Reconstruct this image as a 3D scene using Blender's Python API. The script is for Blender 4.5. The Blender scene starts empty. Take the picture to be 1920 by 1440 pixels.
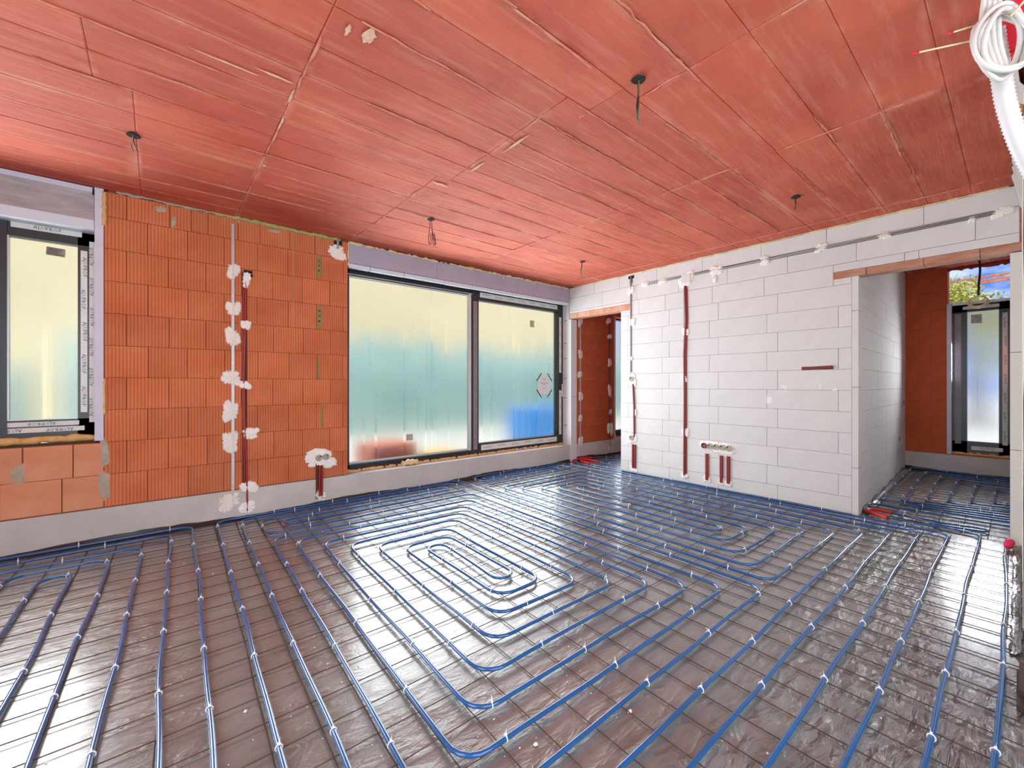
import bpy, math, random
from mathutils import Vector, Matrix
random.seed(7)
scene = bpy.context.scene
COL = scene.collection
PI = math.pi

# ------------------------------------------------------------------ camera
H = 2.73            # ceiling height
WA = 4.54           # brick wall with the windows: plane y = WA
WB = 4.97           # white block wall: plane x = WB
cam_d = bpy.data.cameras.new('camera')
cam = bpy.data.objects.new('camera', cam_d)
COL.objects.link(cam)
cam.location = (0, 0, 1.22)
_a = math.atan2(952, 795)
cam.rotation_euler = (PI / 2, 0, -(PI / 2 - _a))
cam_d.sensor_width = 36
cam_d.lens = 36 * 795 / 1920
cam_d.clip_start = 0.02
scene.camera = cam

# ------------------------------------------------------------------ world, sun, daylight, exposure
vs = scene.view_settings
vs.view_transform = 'Standard'
vs.look = 'None'
vs.gamma = 1
vs.use_curve_mapping = False
vs.exposure = -0.18
try:
    scene.cycles.sample_clamp_indirect = 6
    scene.cycles.max_bounces = 10
    scene.cycles.diffuse_bounces = 5
except Exception:
    pass
world = bpy.data.worlds.new('sky')
scene.world = world
world.use_nodes = True
wn = world.node_tree
wn.nodes.clear()
w_out = wn.nodes.new('ShaderNodeOutputWorld')
w_bg = wn.nodes.new('ShaderNodeBackground')
w_tc = wn.nodes.new('ShaderNodeTexCoord')
w_map = wn.nodes.new('ShaderNodeMapping')
w_map.inputs['Scale'].default_value = (1, 1, 3.5)
w_no = wn.nodes.new('ShaderNodeTexNoise')
w_no.inputs['Scale'].default_value = 9
w_no.inputs['Detail'].default_value = 6
w_no.inputs['Roughness'].default_value = 0.6
w_rp = wn.nodes.new('ShaderNodeValToRGB')
w_rp.color_ramp.elements[0].position = 0.42
w_rp.color_ramp.elements[0].color = (0.07, 0.19, 0.60, 1)
w_rp.color_ramp.elements[1].position = 0.72
w_rp.color_ramp.elements[1].color = (0.62, 0.72, 0.88, 1)
wn.links.new(w_tc.outputs['Generated'], w_map.inputs['Vector'])
wn.links.new(w_map.outputs[0], w_no.inputs['Vector'])
wn.links.new(w_no.outputs[0], w_rp.inputs[0])
wn.links.new(w_rp.outputs[0], w_bg.inputs['Color'])
wn.links.new(w_bg.outputs[0], w_out.inputs[0])
w_bg.inputs['Strength'].default_value = 1.6
sd = bpy.data.lights.new('sun', 'SUN')
sd.energy = 5.5
sd.angle = math.radians(3)
sd.color = (1, 0.95, 0.86)
sun = bpy.data.objects.new('sun', sd)
COL.objects.link(sun)
sun.rotation_euler = Vector((0.22, 0.42, -1.0)).to_track_quat('-Z', 'Y').to_euler()

def daylight(name, loc, direction, sx, sz, power, color=(1, 1, 1), spread=150):
    d = bpy.data.lights.new(name, 'AREA')
    d.shape = 'RECTANGLE'
    d.size = sx
    d.size_y = sz
    d.energy = power
    d.color = color
    d.spread = math.radians(spread)
    o = bpy.data.objects.new(name, d)
    COL.objects.link(o)
    o.location = loc
    o.rotation_euler = Vector(direction).to_track_quat('-Z', 'Z').to_euler()
    return o
daylight('daylight_terrace_window', (3.25, 4.675, 1.36), (0, -1, 0), 3.15, 2.0, 132, (0.88, 0.97, 1.0))
daylight('daylight_side_window', (-1.12, 4.675, 1.62), (0, -1, 0), 1.35, 1.3, 55, (0.93, 0.98, 1.0))
daylight('fill_light_rear', (0.3, -2.58, 1.45), (0, 1, 0), 3.9, 1.8, 152, (0.88, 0.97, 1.0))  # fill lamp added behind the camera, at an invented window
daylight('fill_light_left', (-2.28, 0.4, 1.45), (1, 0, 0), 3.4, 1.8, 98, (0.88, 0.97, 1.0))  # fill lamp added on the unseen left to light the white wall evenly
daylight('daylight_hall_window', (8.425, 0.33, 1.52), (-1, 0, 0), 0.50, 2.3, 88, (0.92, 0.96, 1.0), 115)
daylight('daylight_bedroom_window', (6.88, 4.675, 1.38), (0, -1, 0), 1.25, 1.9, 45, (0.90, 0.96, 1.0))

# ------------------------------------------------------------------ materials
def new_mat(name):
    m = bpy.data.materials.new(name)
    m.use_nodes = True
    return m, m.node_tree, m.node_tree.nodes['Principled BSDF']

def pmat(name, col, rough=0.6, metal=0.0, var=0.0, scale=6.0, bump=0.0, bscale=60.0, obj_var=0.0,
         coat=0.0, spec=0.5, stretch=(1, 1, 1), col2=None, lo=0.35, hi=0.7, coords='Object'):
    m, nt, b = new_mat(name)
    N, L = nt.nodes, nt.links
    b.inputs['Roughness'].default_value = rough
    b.inputs['Metallic'].default_value = metal
    b.inputs['Specular IOR Level'].default_value = spec
    if coat:
        b.inputs['Coat Weight'].default_value = coat
        b.inputs['Coat Roughness'].default_value = 0.12
    c4 = (*col, 1)
    b.inputs['Base Color'].default_value = c4
    tc = N.new('ShaderNodeTexCoord')
    mp = N.new('ShaderNodeMapping')
    mp.inputs['Scale'].default_value = stretch
    L.new(tc.outputs[coords], mp.inputs['Vector'])
    last = None
    if var or col2:
        no = N.new('ShaderNodeTexNoise')
        no.inputs['Scale'].default_value = scale
        no.inputs['Detail'].default_value = 6
        no.inputs['Roughness'].default_value = 0.6
        L.new(mp.outputs[0], no.inputs['Vector'])
        rp = N.new('ShaderNodeValToRGB')
        rp.color_ramp.elements[0].position = lo
        rp.color_ramp.elements[1].position = hi
        if col2:
            rp.color_ramp.elements[0].color = c4
            rp.color_ramp.elements[1].color = (*col2, 1)
        else:
            rp.color_ramp.elements[0].color = (*[x * (1 - var) for x in col], 1)
            rp.color_ramp.elements[1].color = (*[min(1, x * (1 + var)) for x in col], 1)
        L.new(no.outputs[0], rp.inputs[0])
        last = rp.outputs[0]
    if obj_var:
        oi = N.new('ShaderNodeObjectInfo')
        mr = N.new('ShaderNodeMapRange')
        mr.inputs['To Min'].default_value = 1 - obj_var
        mr.inputs['To Max'].default_value = 1 + obj_var
        L.new(oi.outputs['Random'], mr.inputs['Value'])
        hs = N.new('ShaderNodeHueSaturation')
        if last:
            L.new(last, hs.inputs['Color'])
        else:
            hs.inputs['Color'].default_value = c4
        L.new(mr.outputs[0], hs.inputs['Value'])
        last = hs.outputs[0]
    if last:
        L.new(last, b.inputs['Base Color'])
    if bump:
        n2 = N.new('ShaderNodeTexNoise')
        n2.inputs['Scale'].default_value = bscale
        n2.inputs['Detail'].default_value = 4
        L.new(mp.outputs[0], n2.inputs['Vector'])
        bp = N.new('ShaderNodeBump')
        bp.inputs['Strength'].default_value = bump
        bp.inputs['Distance'].default_value = 0.01
        L.new(n2.outputs[0], bp.inputs['Height'])
        L.new(bp.outputs[0], b.inputs['Normal'])
    return m

M = {}
M['block'] = pmat('aerated_concrete', (0.68, 0.675, 0.67), 0.9, var=0.03, scale=5, bump=0.12, bscale=120, obj_var=0.025)
M['block_joint'] = pmat('thin_bed_mortar', (0.33, 0.32, 0.31), 0.95, var=0.2)
M['mortar'] = pmat('brick_joint', (0.24, 0.07, 0.03), 0.95, var=0.2)
M['concrete'] = pmat('plinth_concrete', (0.53, 0.50, 0.475), 0.85, var=0.10, scale=2.2, bump=0.15, bscale=40)
M['plaster'] = pmat('gypsum_plaster', (0.86, 0.83, 0.80), 0.8, var=0.05, bump=0.5, bscale=45)
M['plaster_cream'] = pmat('cream_plaster', (0.82, 0.75, 0.69), 0.8, var=0.05, bump=0.4, bscale=45)
M['lilac'] = pmat('lilac_foam_board', (0.40, 0.36, 0.45), 0.75, var=0.05, scale=3)
M['lilac_pale'] = pmat('pale_lilac_board', (0.62, 0.60, 0.72), 0.7, var=0.04)
M['greybox'] = pmat('shutter_box_grey', (0.40, 0.36, 0.37), 0.7, var=0.22, scale=5, stretch=(0.6, 1, 3))
M['flange'] = pmat('shutter_flange', (0.62, 0.68, 0.76), 0.35)
M['alu'] = pmat('galvanised_profile', (0.50, 0.51, 0.53), 0.45, metal=0.5, var=0.1, scale=60)
M['frame'] = pmat('anthracite_frame', (0.018, 0.018, 0.022), 0.35)
M['bead'] = pmat('reflection_line', (0.60, 0.63, 0.66), 0.35, metal=0.3)
M['tape'] = pmat('protective_tape', (0.66, 0.64, 0.61), 0.45, var=0.06, scale=20, bump=0.2, bscale=60)
M['tape_mauve'] = pmat('mauve_tape', (0.24, 0.20, 0.22), 0.45, var=0.06, scale=20)
M['ink'] = pmat('black_print', (0.05, 0.05, 0.055), 0.6)
M['ink_grey'] = pmat('grey_print', (0.25, 0.25, 0.26), 0.7)
M['paper'] = pmat('paper', (0.78, 0.78, 0.77), 0.7)
M['sticker'] = pmat('label_sticker', (0.45, 0.41, 0.36), 0.6, var=0.25, scale=40)
M['foam'] = pmat('pu_foam', (0.72, 0.50, 0.20), 0.85, col2=(0.62, 0.30, 0.08), scale=25, bump=0.8, bscale=60)
M['foam_pale'] = pmat('pale_pu_foam', (0.76, 0.62, 0.38), 0.85, col2=(0.68, 0.48, 0.20), scale=25, bump=0.8, bscale=60)
M['foam_green'] = pmat('green_pu_foam', (0.42, 0.40, 0.14), 0.85, col2=(0.30, 0.30, 0.10), scale=18, bump=0.8, bscale=60)
M['wool'] = pmat('mineral_fill', (0.30, 0.26, 0.09), 0.95, col2=(0.20, 0.16, 0.05), scale=50, bump=0.6)
M['smear'] = pmat('cement_smear', (0.40, 0.35, 0.27), 0.9, var=0.15, scale=12)
M['streak'] = pmat('faint_mortar_streak', (0.50, 0.22, 0.12), 0.9, var=0.15, scale=20)
M['lintel'] = pmat('clay_lintel', (0.62, 0.26, 0.14), 0.9, col2=(0.66, 0.44, 0.33), scale=9, obj_var=0.06)
M['lintel_dark'] = pmat('dark_clay_lintel', (0.40, 0.14, 0.07), 0.9, col2=(0.52, 0.32, 0.24), scale=7, stretch=(1, .5, 2), obj_var=0.08)
M['conduit'] = pmat('red_conduit', (0.30, 0.015, 0.012), 0.4)
M['conduit_brown'] = pmat('maroon_conduit', (0.20, 0.035, 0.035), 0.5)
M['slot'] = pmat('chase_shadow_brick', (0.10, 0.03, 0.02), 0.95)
M['slot_grey'] = pmat('chase_block', (0.40, 0.385, 0.375), 0.95)
M['cable_grey'] = pmat('grey_cable', (0.33, 0.32, 0.30), 0.5)
M['wire_black'] = pmat('black_wire', (0.02, 0.02, 0.02), 0.4)
M['wire_green'] = pmat('green_yellow_wire', (0.10, 0.14, 0.03), 0.4)
M['wire_red'] = pmat('brown_red_wire', (0.16, 0.02, 0.02), 0.4)
M['pipe'] = pmat('blue_heating_pipe', (0.013, 0.100, 0.30), 0.2, coat=0.5, var=0.12, scale=4)
M['tie'] = pmat('white_cable_tie', (0.85, 0.85, 0.86), 0.4)
M['rust'] = pmat('rusty_wire', (0.055, 0.036, 0.026), 0.7, metal=0.2, col2=(0.14, 0.07, 0.036), scale=8)
M['sleeve'] = pmat('red_sleeve', (0.72, 0.03, 0.02), 0.4)
M['pink'] = pmat('pink_cap', (0.75, 0.03, 0.13), 0.5)
M['yellow'] = pmat('yellow_plastic', (0.80, 0.42, 0.04), 0.4)
M['white_cable'] = pmat('white_cable', (0.66, 0.65, 0.63), 0.4)
M['white_duct'] = pmat('white_duct', (0.70, 0.70, 0.72), 0.4)
M['cream_cable'] = pmat('cream_cable', (0.70, 0.58, 0.36), 0.45)
M['socket'] = pmat('socket_cup', (0.42, 0.38, 0.32), 0.7, var=0.3, scale=40)
M['dark'] = pmat('dark_hole', (0.012, 0.010, 0.010), 0.9)
M['crumb'] = pmat('plaster_crumb', (0.85, 0.84, 0.82), 0.8)
M['edge'] = pmat('black_edge_membrane', (0.022, 0.020, 0.020), 0.45, bump=0.6, bscale=14)
M['dark_brown'] = pmat('dark_brown_block', (0.035, 0.02, 0.015), 0.7, var=0.3, scale=10)
M['render_cream'] = pmat('rough_cream_render', (0.70, 0.65, 0.57), 0.9, var=0.12, scale=9, bump=0.4, bscale=30)
M['red_cloth'] = pmat('crimson_sleeve', (0.55, 0.01, 0.03), 0.6)
M['ridge'] = pmat('pale_seam_ridge', (0.70, 0.30, 0.21), 0.9, col2=(0.58, 0.13, 0.08), scale=14)
M['bare'] = pmat('bare_ceiling_patch', (0.74, 0.52, 0.38), 0.9, col2=(0.62, 0.25, 0.17), scale=30)
M['slab'] = pmat('ceiling_slab', (0.33, 0.04, 0.025), 0.95)
# outdoors
M['ground'] = pmat('pale_ground', (0.62, 0.60, 0.50), 0.95, var=0.12, scale=0.6)
M['facade'] = pmat('cream_facade', (0.85, 0.72, 0.42), 0.9, var=0.12, scale=0.35)
M['hedge'] = pmat('hedge_green', (0.16, 0.30, 0.27), 0.9, col2=(0.30, 0.42, 0.36), scale=1.2)
M['tarp'] = pmat('blue_tarp', (0.05, 0.33, 0.85), 0.5)
M['pallet_brick'] = pmat('pallet_bricks', (0.75, 0.22, 0.14), 0.9, var=0.2, scale=3)
M['ochre'] = pmat('ochre_bags', (0.80, 0.50, 0.12), 0.9, var=0.15)
M['leaf'] = pmat('autumn_leaf', (0.55, 0.52, 0.08), 0.7, col2=(0.34, 0.36, 0.06), scale=2.5, lo=.3, hi=.75)
M['bark'] = pmat('bark', (0.12, 0.09, 0.06), 0.9)
M['crane'] = pmat('orange_crane', (0.80, 0.22, 0.03), 0.5)

def brick_mat():
    m, nt, b = new_mat('clay_block')
    N, L = nt.nodes, nt.links
    b.inputs['Roughness'].default_value = 0.9
    tc = N.new('ShaderNodeTexCoord')
    no = N.new('ShaderNodeTexNoise')
    no.inputs['Scale'].default_value = 3.5
    no.inputs['Detail'].default_value = 7
    oi = N.new('ShaderNodeObjectInfo')
    ad = N.new('ShaderNodeVectorMath')
    ad.operation = 'ADD'
    L.new(tc.outputs['Object'], ad.inputs[0])
    L.new(oi.outputs['Location'], ad.inputs[1])
    L.new(ad.outputs[0], no.inputs['Vector'])
    rp = N.new('ShaderNodeValToRGB')
    rp.color_ramp.elements[0].position = 0.32
    rp.color_ramp.elements[0].color = (0.56, 0.138, 0.048, 1)
    rp.color_ramp.elements[1].position = 0.72
    rp.color_ramp.elements[1].color = (0.65, 0.195, 0.082, 1)
    L.new(no.outputs[0], rp.inputs[0])
    mr = N.new('ShaderNodeMapRange')
    mr.inputs['To Min'].default_value = 0.90
    mr.inputs['To Max'].default_value = 1.08
    L.new(oi.outputs['Random'], mr.inputs['Value'])
    hs = N.new('ShaderNodeHueSaturation')
    L.new(rp.outputs[0], hs.inputs['Color'])
    L.new(mr.outputs[0], hs.inputs['Value'])
    L.new(hs.outputs[0], b.inputs['Base Color'])
    # vertical comb grooves of the clay block, as relief
    sp = N.new('ShaderNodeSeparateXYZ')
    L.new(tc.outputs['Object'], sp.inputs[0])
    sm = N.new('ShaderNodeMath')
    sm.operation = 'ADD'
    L.new(sp.outputs[0], sm.inputs[0])
    L.new(sp.outputs[1], sm.inputs[1])
    mu = N.new('ShaderNodeMath')
    mu.operation = 'MULTIPLY'
    mu.inputs[1].default_value = 1 / 0.0215
    L.new(sm.outputs[0], mu.inputs[0])
    fr = N.new('ShaderNodeMath')
    fr.operation = 'FRACT'
    L.new(mu.outputs[0], fr.inputs[0])
    cr = N.new('ShaderNodeValToRGB')
    e = cr.color_ramp.elements
    e[0].position = 0.0
    e[0].color = (0, 0, 0, 1)
    e[1].position = 0.17
    e[1].color = (1, 1, 1, 1)
    e2 = e.new(0.85)
    e2.color = (1, 1, 1, 1)
    e3 = e.new(1.0)
    e3.color = (0, 0, 0, 1)
    L.new(fr.outputs[0], cr.inputs[0])
    bp = N.new('ShaderNodeBump')
    bp.inputs['Strength'].default_value = 0.8
    bp.inputs['Distance'].default_value = 0.006
    L.new(cr.outputs[0], bp.inputs['Height'])
    n2 = N.new('ShaderNodeTexNoise')
    n2.inputs['Scale'].default_value = 90
    L.new(tc.outputs['Object'], n2.inputs['Vector'])
    b2 = N.new('ShaderNodeBump')
    b2.inputs['Strength'].default_value = 0.15
    b2.inputs['Distance'].default_value = 0.004
    L.new(n2.outputs[0], b2.inputs['Height'])
    L.new(bp.outputs[0], b2.inputs['Normal'])
    L.new(b2.outputs[0], b.inputs['Normal'])
    return m
M['brick'] = brick_mat()
M['brick_smooth'] = pmat('smooth_clay_block', (0.60, 0.22, 0.11), 0.9, col2=(0.67, 0.31, 0.18), scale=5, obj_var=0.05, bump=.1)
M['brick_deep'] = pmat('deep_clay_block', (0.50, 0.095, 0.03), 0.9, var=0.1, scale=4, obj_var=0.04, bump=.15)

def ceiling_mat():
    m, nt, b = new_mat('red_sprayed_ceiling')
    N, L = nt.nodes, nt.links
    b.inputs['Roughness'].default_value = 0.75
    tc = N.new('ShaderNodeTexCoord')
    geo = N.new('ShaderNodeNewGeometry')
    def noise(scale, st, det=6, rough=0.6):
        mp = N.new('ShaderNodeMapping')
        mp.inputs['Scale'].default_value = st
        L.new(geo.outputs['Position'], mp.inputs['Vector'])
        n = N.new('ShaderNodeTexNoise')
        n.inputs['Scale'].default_value = scale
        n.inputs['Detail'].default_value = det
        n.inputs['Roughness'].default_value = rough
        L.new(mp.outputs[0], n.inputs['Vector'])
        return n.outputs[0]
    base = N.new('ShaderNodeValToRGB')
    base.color_ramp.elements[0].position = 0.3
    base.color_ramp.elements[0].color = (0.46, 0.066, 0.033, 1)
    base.color_ramp.elements[1].position = 0.72
    base.color_ramp.elements[1].color = (0.62, 0.135, 0.073, 1)
    L.new(noise(1.6, (1, 1.6, 1)), base.inputs[0])
    # pale streaks where the coat is thin along the board direction
    st = N.new('ShaderNodeValToRGB')
    st.color_ramp.elements[0].position = 0.53
    st.color_ramp.elements[0].color = (0, 0, 0, 1)
    st.color_ramp.elements[1].position = 0.80
    st.color_ramp.elements[1].color = (1, 1, 1, 1)
    L.new(noise(3.2, (0.55, 6.5, 1), 8, 0.65), st.inputs[0])
    gs = N.new('ShaderNodeSeparateXYZ')
    L.new(tc.outputs['Generated'], gs.inputs[0])
    def edge(sock, lo):
        a = N.new('ShaderNodeMath'); a.operation = 'SUBTRACT'; a.inputs[1].default_value = 0.5
        L.new(sock, a.inputs[0])
        b_ = N.new('ShaderNodeMath'); b_.operation = 'ABSOLUTE'
        L.new(a.outputs[0], b_.inputs[0])
        c = N.new('ShaderNodeMapRange'); c.clamp = True
        c.inputs['From Min'].default_value = lo
        c.inputs['From Max'].default_value = 0.5
        L.new(b_.outputs[0], c.inputs['Value'])
        return c.outputs[0]
    em = N.new('ShaderNodeMath'); em.operation = 'MAXIMUM'
    L.new(edge(gs.outputs[1], 0.36), em.inputs[0])
    L.new(edge(gs.outputs[0], 0.465), em.inputs[1])
    pn = N.new('ShaderNodeMapRange'); pn.clamp = True
    pn.inputs['From Min'].default_value = 0.46
    pn.inputs['From Max'].default_value = 0.66
    L.new(noise(2.3, (0.8, 1.3, 1), 7, 0.7), pn.inputs['Value'])
    ep = N.new('ShaderNodeMath'); ep.operation = 'MULTIPLY'
    L.new(em.outputs[0], ep.inputs[0]); L.new(pn.outputs[0], ep.inputs[1])
    sc_ = N.new('ShaderNodeMath'); sc_.operation = 'MULTIPLY'; sc_.inputs[1].default_value = 0.55
    L.new(st.outputs[0], sc_.inputs[0])
    fm = N.new('ShaderNodeMath'); fm.operation = 'MAXIMUM'
    L.new(sc_.outputs[0], fm.inputs[0]); L.new(ep.outputs[0], fm.inputs[1])
    mx = N.new('ShaderNodeMix')
    mx.data_type = 'RGBA'
    L.new(fm.outputs[0], mx.inputs[0])
    L.new(base.outputs[0], mx.inputs[6])
    mx.inputs[7].default_value = (0.72, 0.29, 0.20, 1)
    oi = N.new('ShaderNodeObjectInfo')
    mr = N.new('ShaderNodeMapRange')
    mr.inputs['To Min'].default_value = 0.93
    mr.inputs['To Max'].default_value = 1.07
    L.new(oi.outputs['Random'], mr.inputs['Value'])
    hs = N.new('ShaderNodeHueSaturation')
    L.new(mx.outputs[2], hs.inputs['Color'])
    L.new(mr.outputs[0], hs.inputs['Value'])
    L.new(hs.outputs[0], b.inputs['Base Color'])
    b1 = N.new('ShaderNodeBump')
    b1.inputs['Strength'].default_value = 0.7
    b1.inputs['Distance'].default_value = 0.014
    L.new(noise(5, (0.7, 5, 1), 5), b1.inputs['Height'])
    b2 = N.new('ShaderNodeBump')
    b2.inputs['Strength'].default_value = 0.5
    b2.inputs['Distance'].default_value = 0.008
    L.new(noise(38, (0.8, 1.6, 1), 6, 0.7), b2.inputs['Height'])
    L.new(b1.outputs[0], b2.inputs['Normal'])
    L.new(b2.outputs[0], b.inputs['Normal'])
    return m
M['ceiling'] = ceiling_mat()

def film_mat():
    m, nt, b = new_mat('grey_floor_film')
    N, L = nt.nodes, nt.links
    tc = N.new('ShaderNodeTexCoord')
    def noise(scale, st=(1, 1, 1), rot=0.0, det=5, rough=0.55, dist=0.0):
        mp = N.new('ShaderNodeMapping')
        mp.inputs['Scale'].default_value = st
        mp.inputs['Rotation'].default_value = (0, 0, rot)
        L.new(tc.outputs['Object'], mp.inputs['Vector'])
        n = N.new('ShaderNodeTexNoise')
        n.inputs['Scale'].default_value = scale
        n.inputs['Detail'].default_value = det
        n.inputs['Roughness'].default_value = rough
        n.inputs['Distortion'].default_value = dist
        L.new(mp.outputs[0], n.inputs['Vector'])
        return n.outputs[0]
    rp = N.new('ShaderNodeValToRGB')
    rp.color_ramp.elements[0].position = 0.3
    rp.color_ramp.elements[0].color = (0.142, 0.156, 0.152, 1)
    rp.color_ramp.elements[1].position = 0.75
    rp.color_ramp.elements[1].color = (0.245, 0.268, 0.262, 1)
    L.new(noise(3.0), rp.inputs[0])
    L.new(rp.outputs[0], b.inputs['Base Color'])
    b.inputs['Roughness'].default_value = 0.30
    b.inputs['IOR'].default_value = 1.85
    b.inputs['Coat Weight'].default_value = 0.9
    b.inputs['Coat IOR'].default_value = 1.6
    b.inputs['Coat Roughness'].default_value = 0.19
    # crumpled foil close to the hall side wall, smoother in the middle of the room
    sp = N.new('ShaderNodeSeparateXYZ')
    L.new(tc.outputs['Object'], sp.inputs[0])
    mr = N.new('ShaderNodeMapRange')
    mr.inputs['From Min'].default_value = 0.85
    mr.inputs['From Max'].default_value = 0.15
    mr.inputs['To Min'].default_value = 0.28
    mr.inputs['To Max'].default_value = 1.0
    L.new(sp.outputs[1], mr.inputs['Value'])
    b1 = N.new('ShaderNodeBump')
    b1.inputs['Distance'].default_value = 0.028
    L.new(mr.outputs[0], b1.inputs['Strength'])
    L.new(noise(5.5, (1, 2.8, 1), 0.55, 5, 0.5, 2.2), b1.inputs['Height'])
    b2 = N.new('ShaderNodeBump')
    b2.inputs['Strength'].default_value = 0.3
    b2.inputs['Distance'].default_value = 0.006
    L.new(noise(22, (1, 2.2, 1), 0.9, 5, 0.65, 1.5), b2.inputs['Height'])
    L.new(b1.outputs[0], b2.inputs['Normal'])
    # sharp creases of crumpled foil
    mpv = N.new('ShaderNodeMapping')
    mpv.inputs['Scale'].default_value = (1, 2.3, 1)
    mpv.inputs['Rotation'].default_value = (0, 0, 0.5)
    L.new(tc.outputs['Object'], mpv.inputs['Vector'])
    dn = N.new('ShaderNodeTexNoise')
    dn.inputs['Scale'].default_value = 3.0
    L.new(mpv.outputs[0], dn.inputs['Vector'])
    dm = N.new('ShaderNodeMix')
    dm.data_type = 'VECTOR'
    dm.inputs[0].default_value = 0.35
    L.new(mpv.outputs[0], dm.inputs[4])
    L.new(dn.outputs['Color'], dm.inputs[5])
    vo = N.new('ShaderNodeTexVoronoi')
    vo.inputs['Scale'].default_value = 9.0
    L.new(dm.outputs[1], vo.inputs['Vector'])
    mv = N.new('ShaderNodeMapRange')
    mv.inputs['From Min'].default_value = 1.0
    mv.inputs['From Max'].default_value = 0.1
    mv.inputs['To Min'].default_value = 0.10
    mv.inputs['To Max'].default_value = 0.85
    L.new(sp.outputs[1], mv.inputs['Value'])
    b3 = N.new('ShaderNodeBump')
    b3.inputs['Distance'].default_value = 0.05
    L.new(mv.outputs[0], b3.inputs['Strength'])
    L.new(vo.outputs['Distance'], b3.inputs['Height'])
    L.new(b2.outputs[0], b3.inputs['Normal'])
    L.new(b3.outputs[0], b.inputs['Normal'])
    return m
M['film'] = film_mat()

def pane_mat(name, rough, tint):
    m, nt, b = new_mat(name)
    N, L = nt.nodes, nt.links
    b.inputs['Base Color'].default_value = (*tint, 1)
    b.inputs['Transmission Weight'].default_value = 1.0
    b.inputs['IOR'].default_value = 1.33
    # condensation with drip tracks: wetter, clearer vertical lines
    tc = N.new('ShaderNodeTexCoord')
    def nz(st, sc, lo, hi):
        mp = N.new('ShaderNodeMapping')
        mp.inputs['Scale'].default_value = st
        L.new(tc.outputs['Object'], mp.inputs['Vector'])
        n = N.new('ShaderNodeTexNoise')
        n.inputs['Scale'].default_value = sc
        n.inputs['Detail'].default_value = 5
        n.inputs['Roughness'].default_value = 0.62
        L.new(mp.outputs[0], n.inputs['Vector'])
        r = N.new('ShaderNodeMapRange')
        r.inputs['From Min'].default_value = lo
        r.inputs['From Max'].default_value = hi
        r.clamp = True
        L.new(n.outputs[0], r.inputs['Value'])
        return r.outputs[0]
    drip = nz((7, 7, 0.10), 2.0, 0.54, 0.64)
    cloud = nz((1, 1, 0.6), 1.8, 0.30, 0.75)
    m1 = N.new('ShaderNodeMath'); m1.operation = 'MULTIPLY_ADD'
    L.new(cloud, m1.inputs[0]); m1.inputs[1].default_value = 0.05; m1.inputs[2].default_value = rough
    m2 = N.new('ShaderNodeMath'); m2.operation = 'MULTIPLY_ADD'
    L.new(drip, m2.inputs[0]); m2.inputs[1].default_value = -0.13
    L.new(m1.outputs[0], m2.inputs[2])
    L.new(m2.outputs[0], b.inputs['Roughness'])
    return m
M['pane'] = pane_mat('foggy_film_pane', 0.24, (0.97, 0.99, 0.98))
M['pane_clear'] = pane_mat('misty_pane', 0.20, (0.97, 0.98, 1.0))

# ------------------------------------------------------------------ mesh builder
class MB:
    def __init__(s):
        s.v = []
        s.f = []
        s.sm = []
    def add(s, vs, fs, smooth=False):
        o = len(s.v)
        s.v += [tuple(p) for p in vs]
        s.f += [tuple(i + o for i in f) for f in fs]
        s.sm += [smooth] * len(fs)
    def box(s, x0, x1, y0, y1, z0, z1):
        x0, x1 = sorted((x0, x1)); y0, y1 = sorted((y0, y1)); z0, z1 = sorted((z0, z1))
        s.add([(x0, y0, z0), (x1, y0, z0), (x1, y1, z0), (x0, y1, z0), (x0, y0, z1), (x1, y0, z1), (x1, y1, z1), (x0, y1, z1)],
              [(0, 3, 2, 1), (4, 5, 6, 7), (0, 1, 5, 4), (1, 2, 6, 5), (2, 3, 7, 6), (3, 0, 4, 7)])
    def tube(s, pts, r, n=8, cap=True, radii=None):
        P = [Vector(p) for p in pts]
        k = len(P)
        up = Vector((0, 0, 1))
        t0 = (P[1] - P[0]).normalized()
        if abs(t0.dot(up)) > 0.95:
            up = Vector((1, 0, 0))
        nrm = (up - t0 * up.dot(t0)).normalized()
        vs = []
        for i in range(k):
            t = (P[min(i + 1, k - 1)] - P[max(i - 1, 0)])
            t = t.normalized() if t.length > 1e-9 else t0
            nrm = nrm - t * nrm.dot(t)
            nrm = nrm.normalized() if nrm.length > 1e-6 else Vector((0, 0, 1))
            bn = t.cross(nrm)
            rr = radii[i] if radii else r
            for j in range(n):
                a = 2 * PI * j / n
                vs.append(P[i] + (nrm * math.cos(a) + bn * math.sin(a)) * rr)
        fs = []
        for i in range(k - 1):
            for j in range(n):
                a = i * n + j
                b = i * n + (j + 1) % n
                fs.append((a, b, b + n, a + n))
        s.add(vs, fs, True)
        if cap:
            o = len(s.v) - len(vs)
            s.f.append(tuple(o + j for j in reversed(range(n)))); s.sm.append(False)
            s.f.append(tuple(o + (k - 1) * n + j for j in range(n))); s.sm.append(False)
    def data(s, name, mat):
        me = bpy.data.meshes.new(name)
        me.from_pydata(s.v, [], s.f)
        me.materials.append(M[mat] if isinstance(mat, str) else mat)
        me.polygons.foreach_set('use_smooth', s.sm)
        me.update()
        return me
    def build(s, name, mat, parent=None):
        return link(name, s.data(name, mat), parent)

def link(name, data, parent=None, loc=None):
    o = bpy.data.objects.new(name, data)
    COL.objects.link(o)
    if parent:
        o.parent = parent
    if loc:
        o.location = loc
    return o

def tag(o, label, cat=None, group=None, kind=None):
    o['label'] = label
    if cat:
        o['category'] = cat
    if group:
        o['group'] = group
    if kind:
        o['kind'] = kind
    return o

def thing(name, label, cat, loc=(0, 0, 0), group=None, kind=None, rz=0):
    o = link(name, None, None, loc)
    o.rotation_euler = (0, 0, rz)
    o.empty_display_size = 0.1
    return tag(o, label, cat, group, kind)

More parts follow.
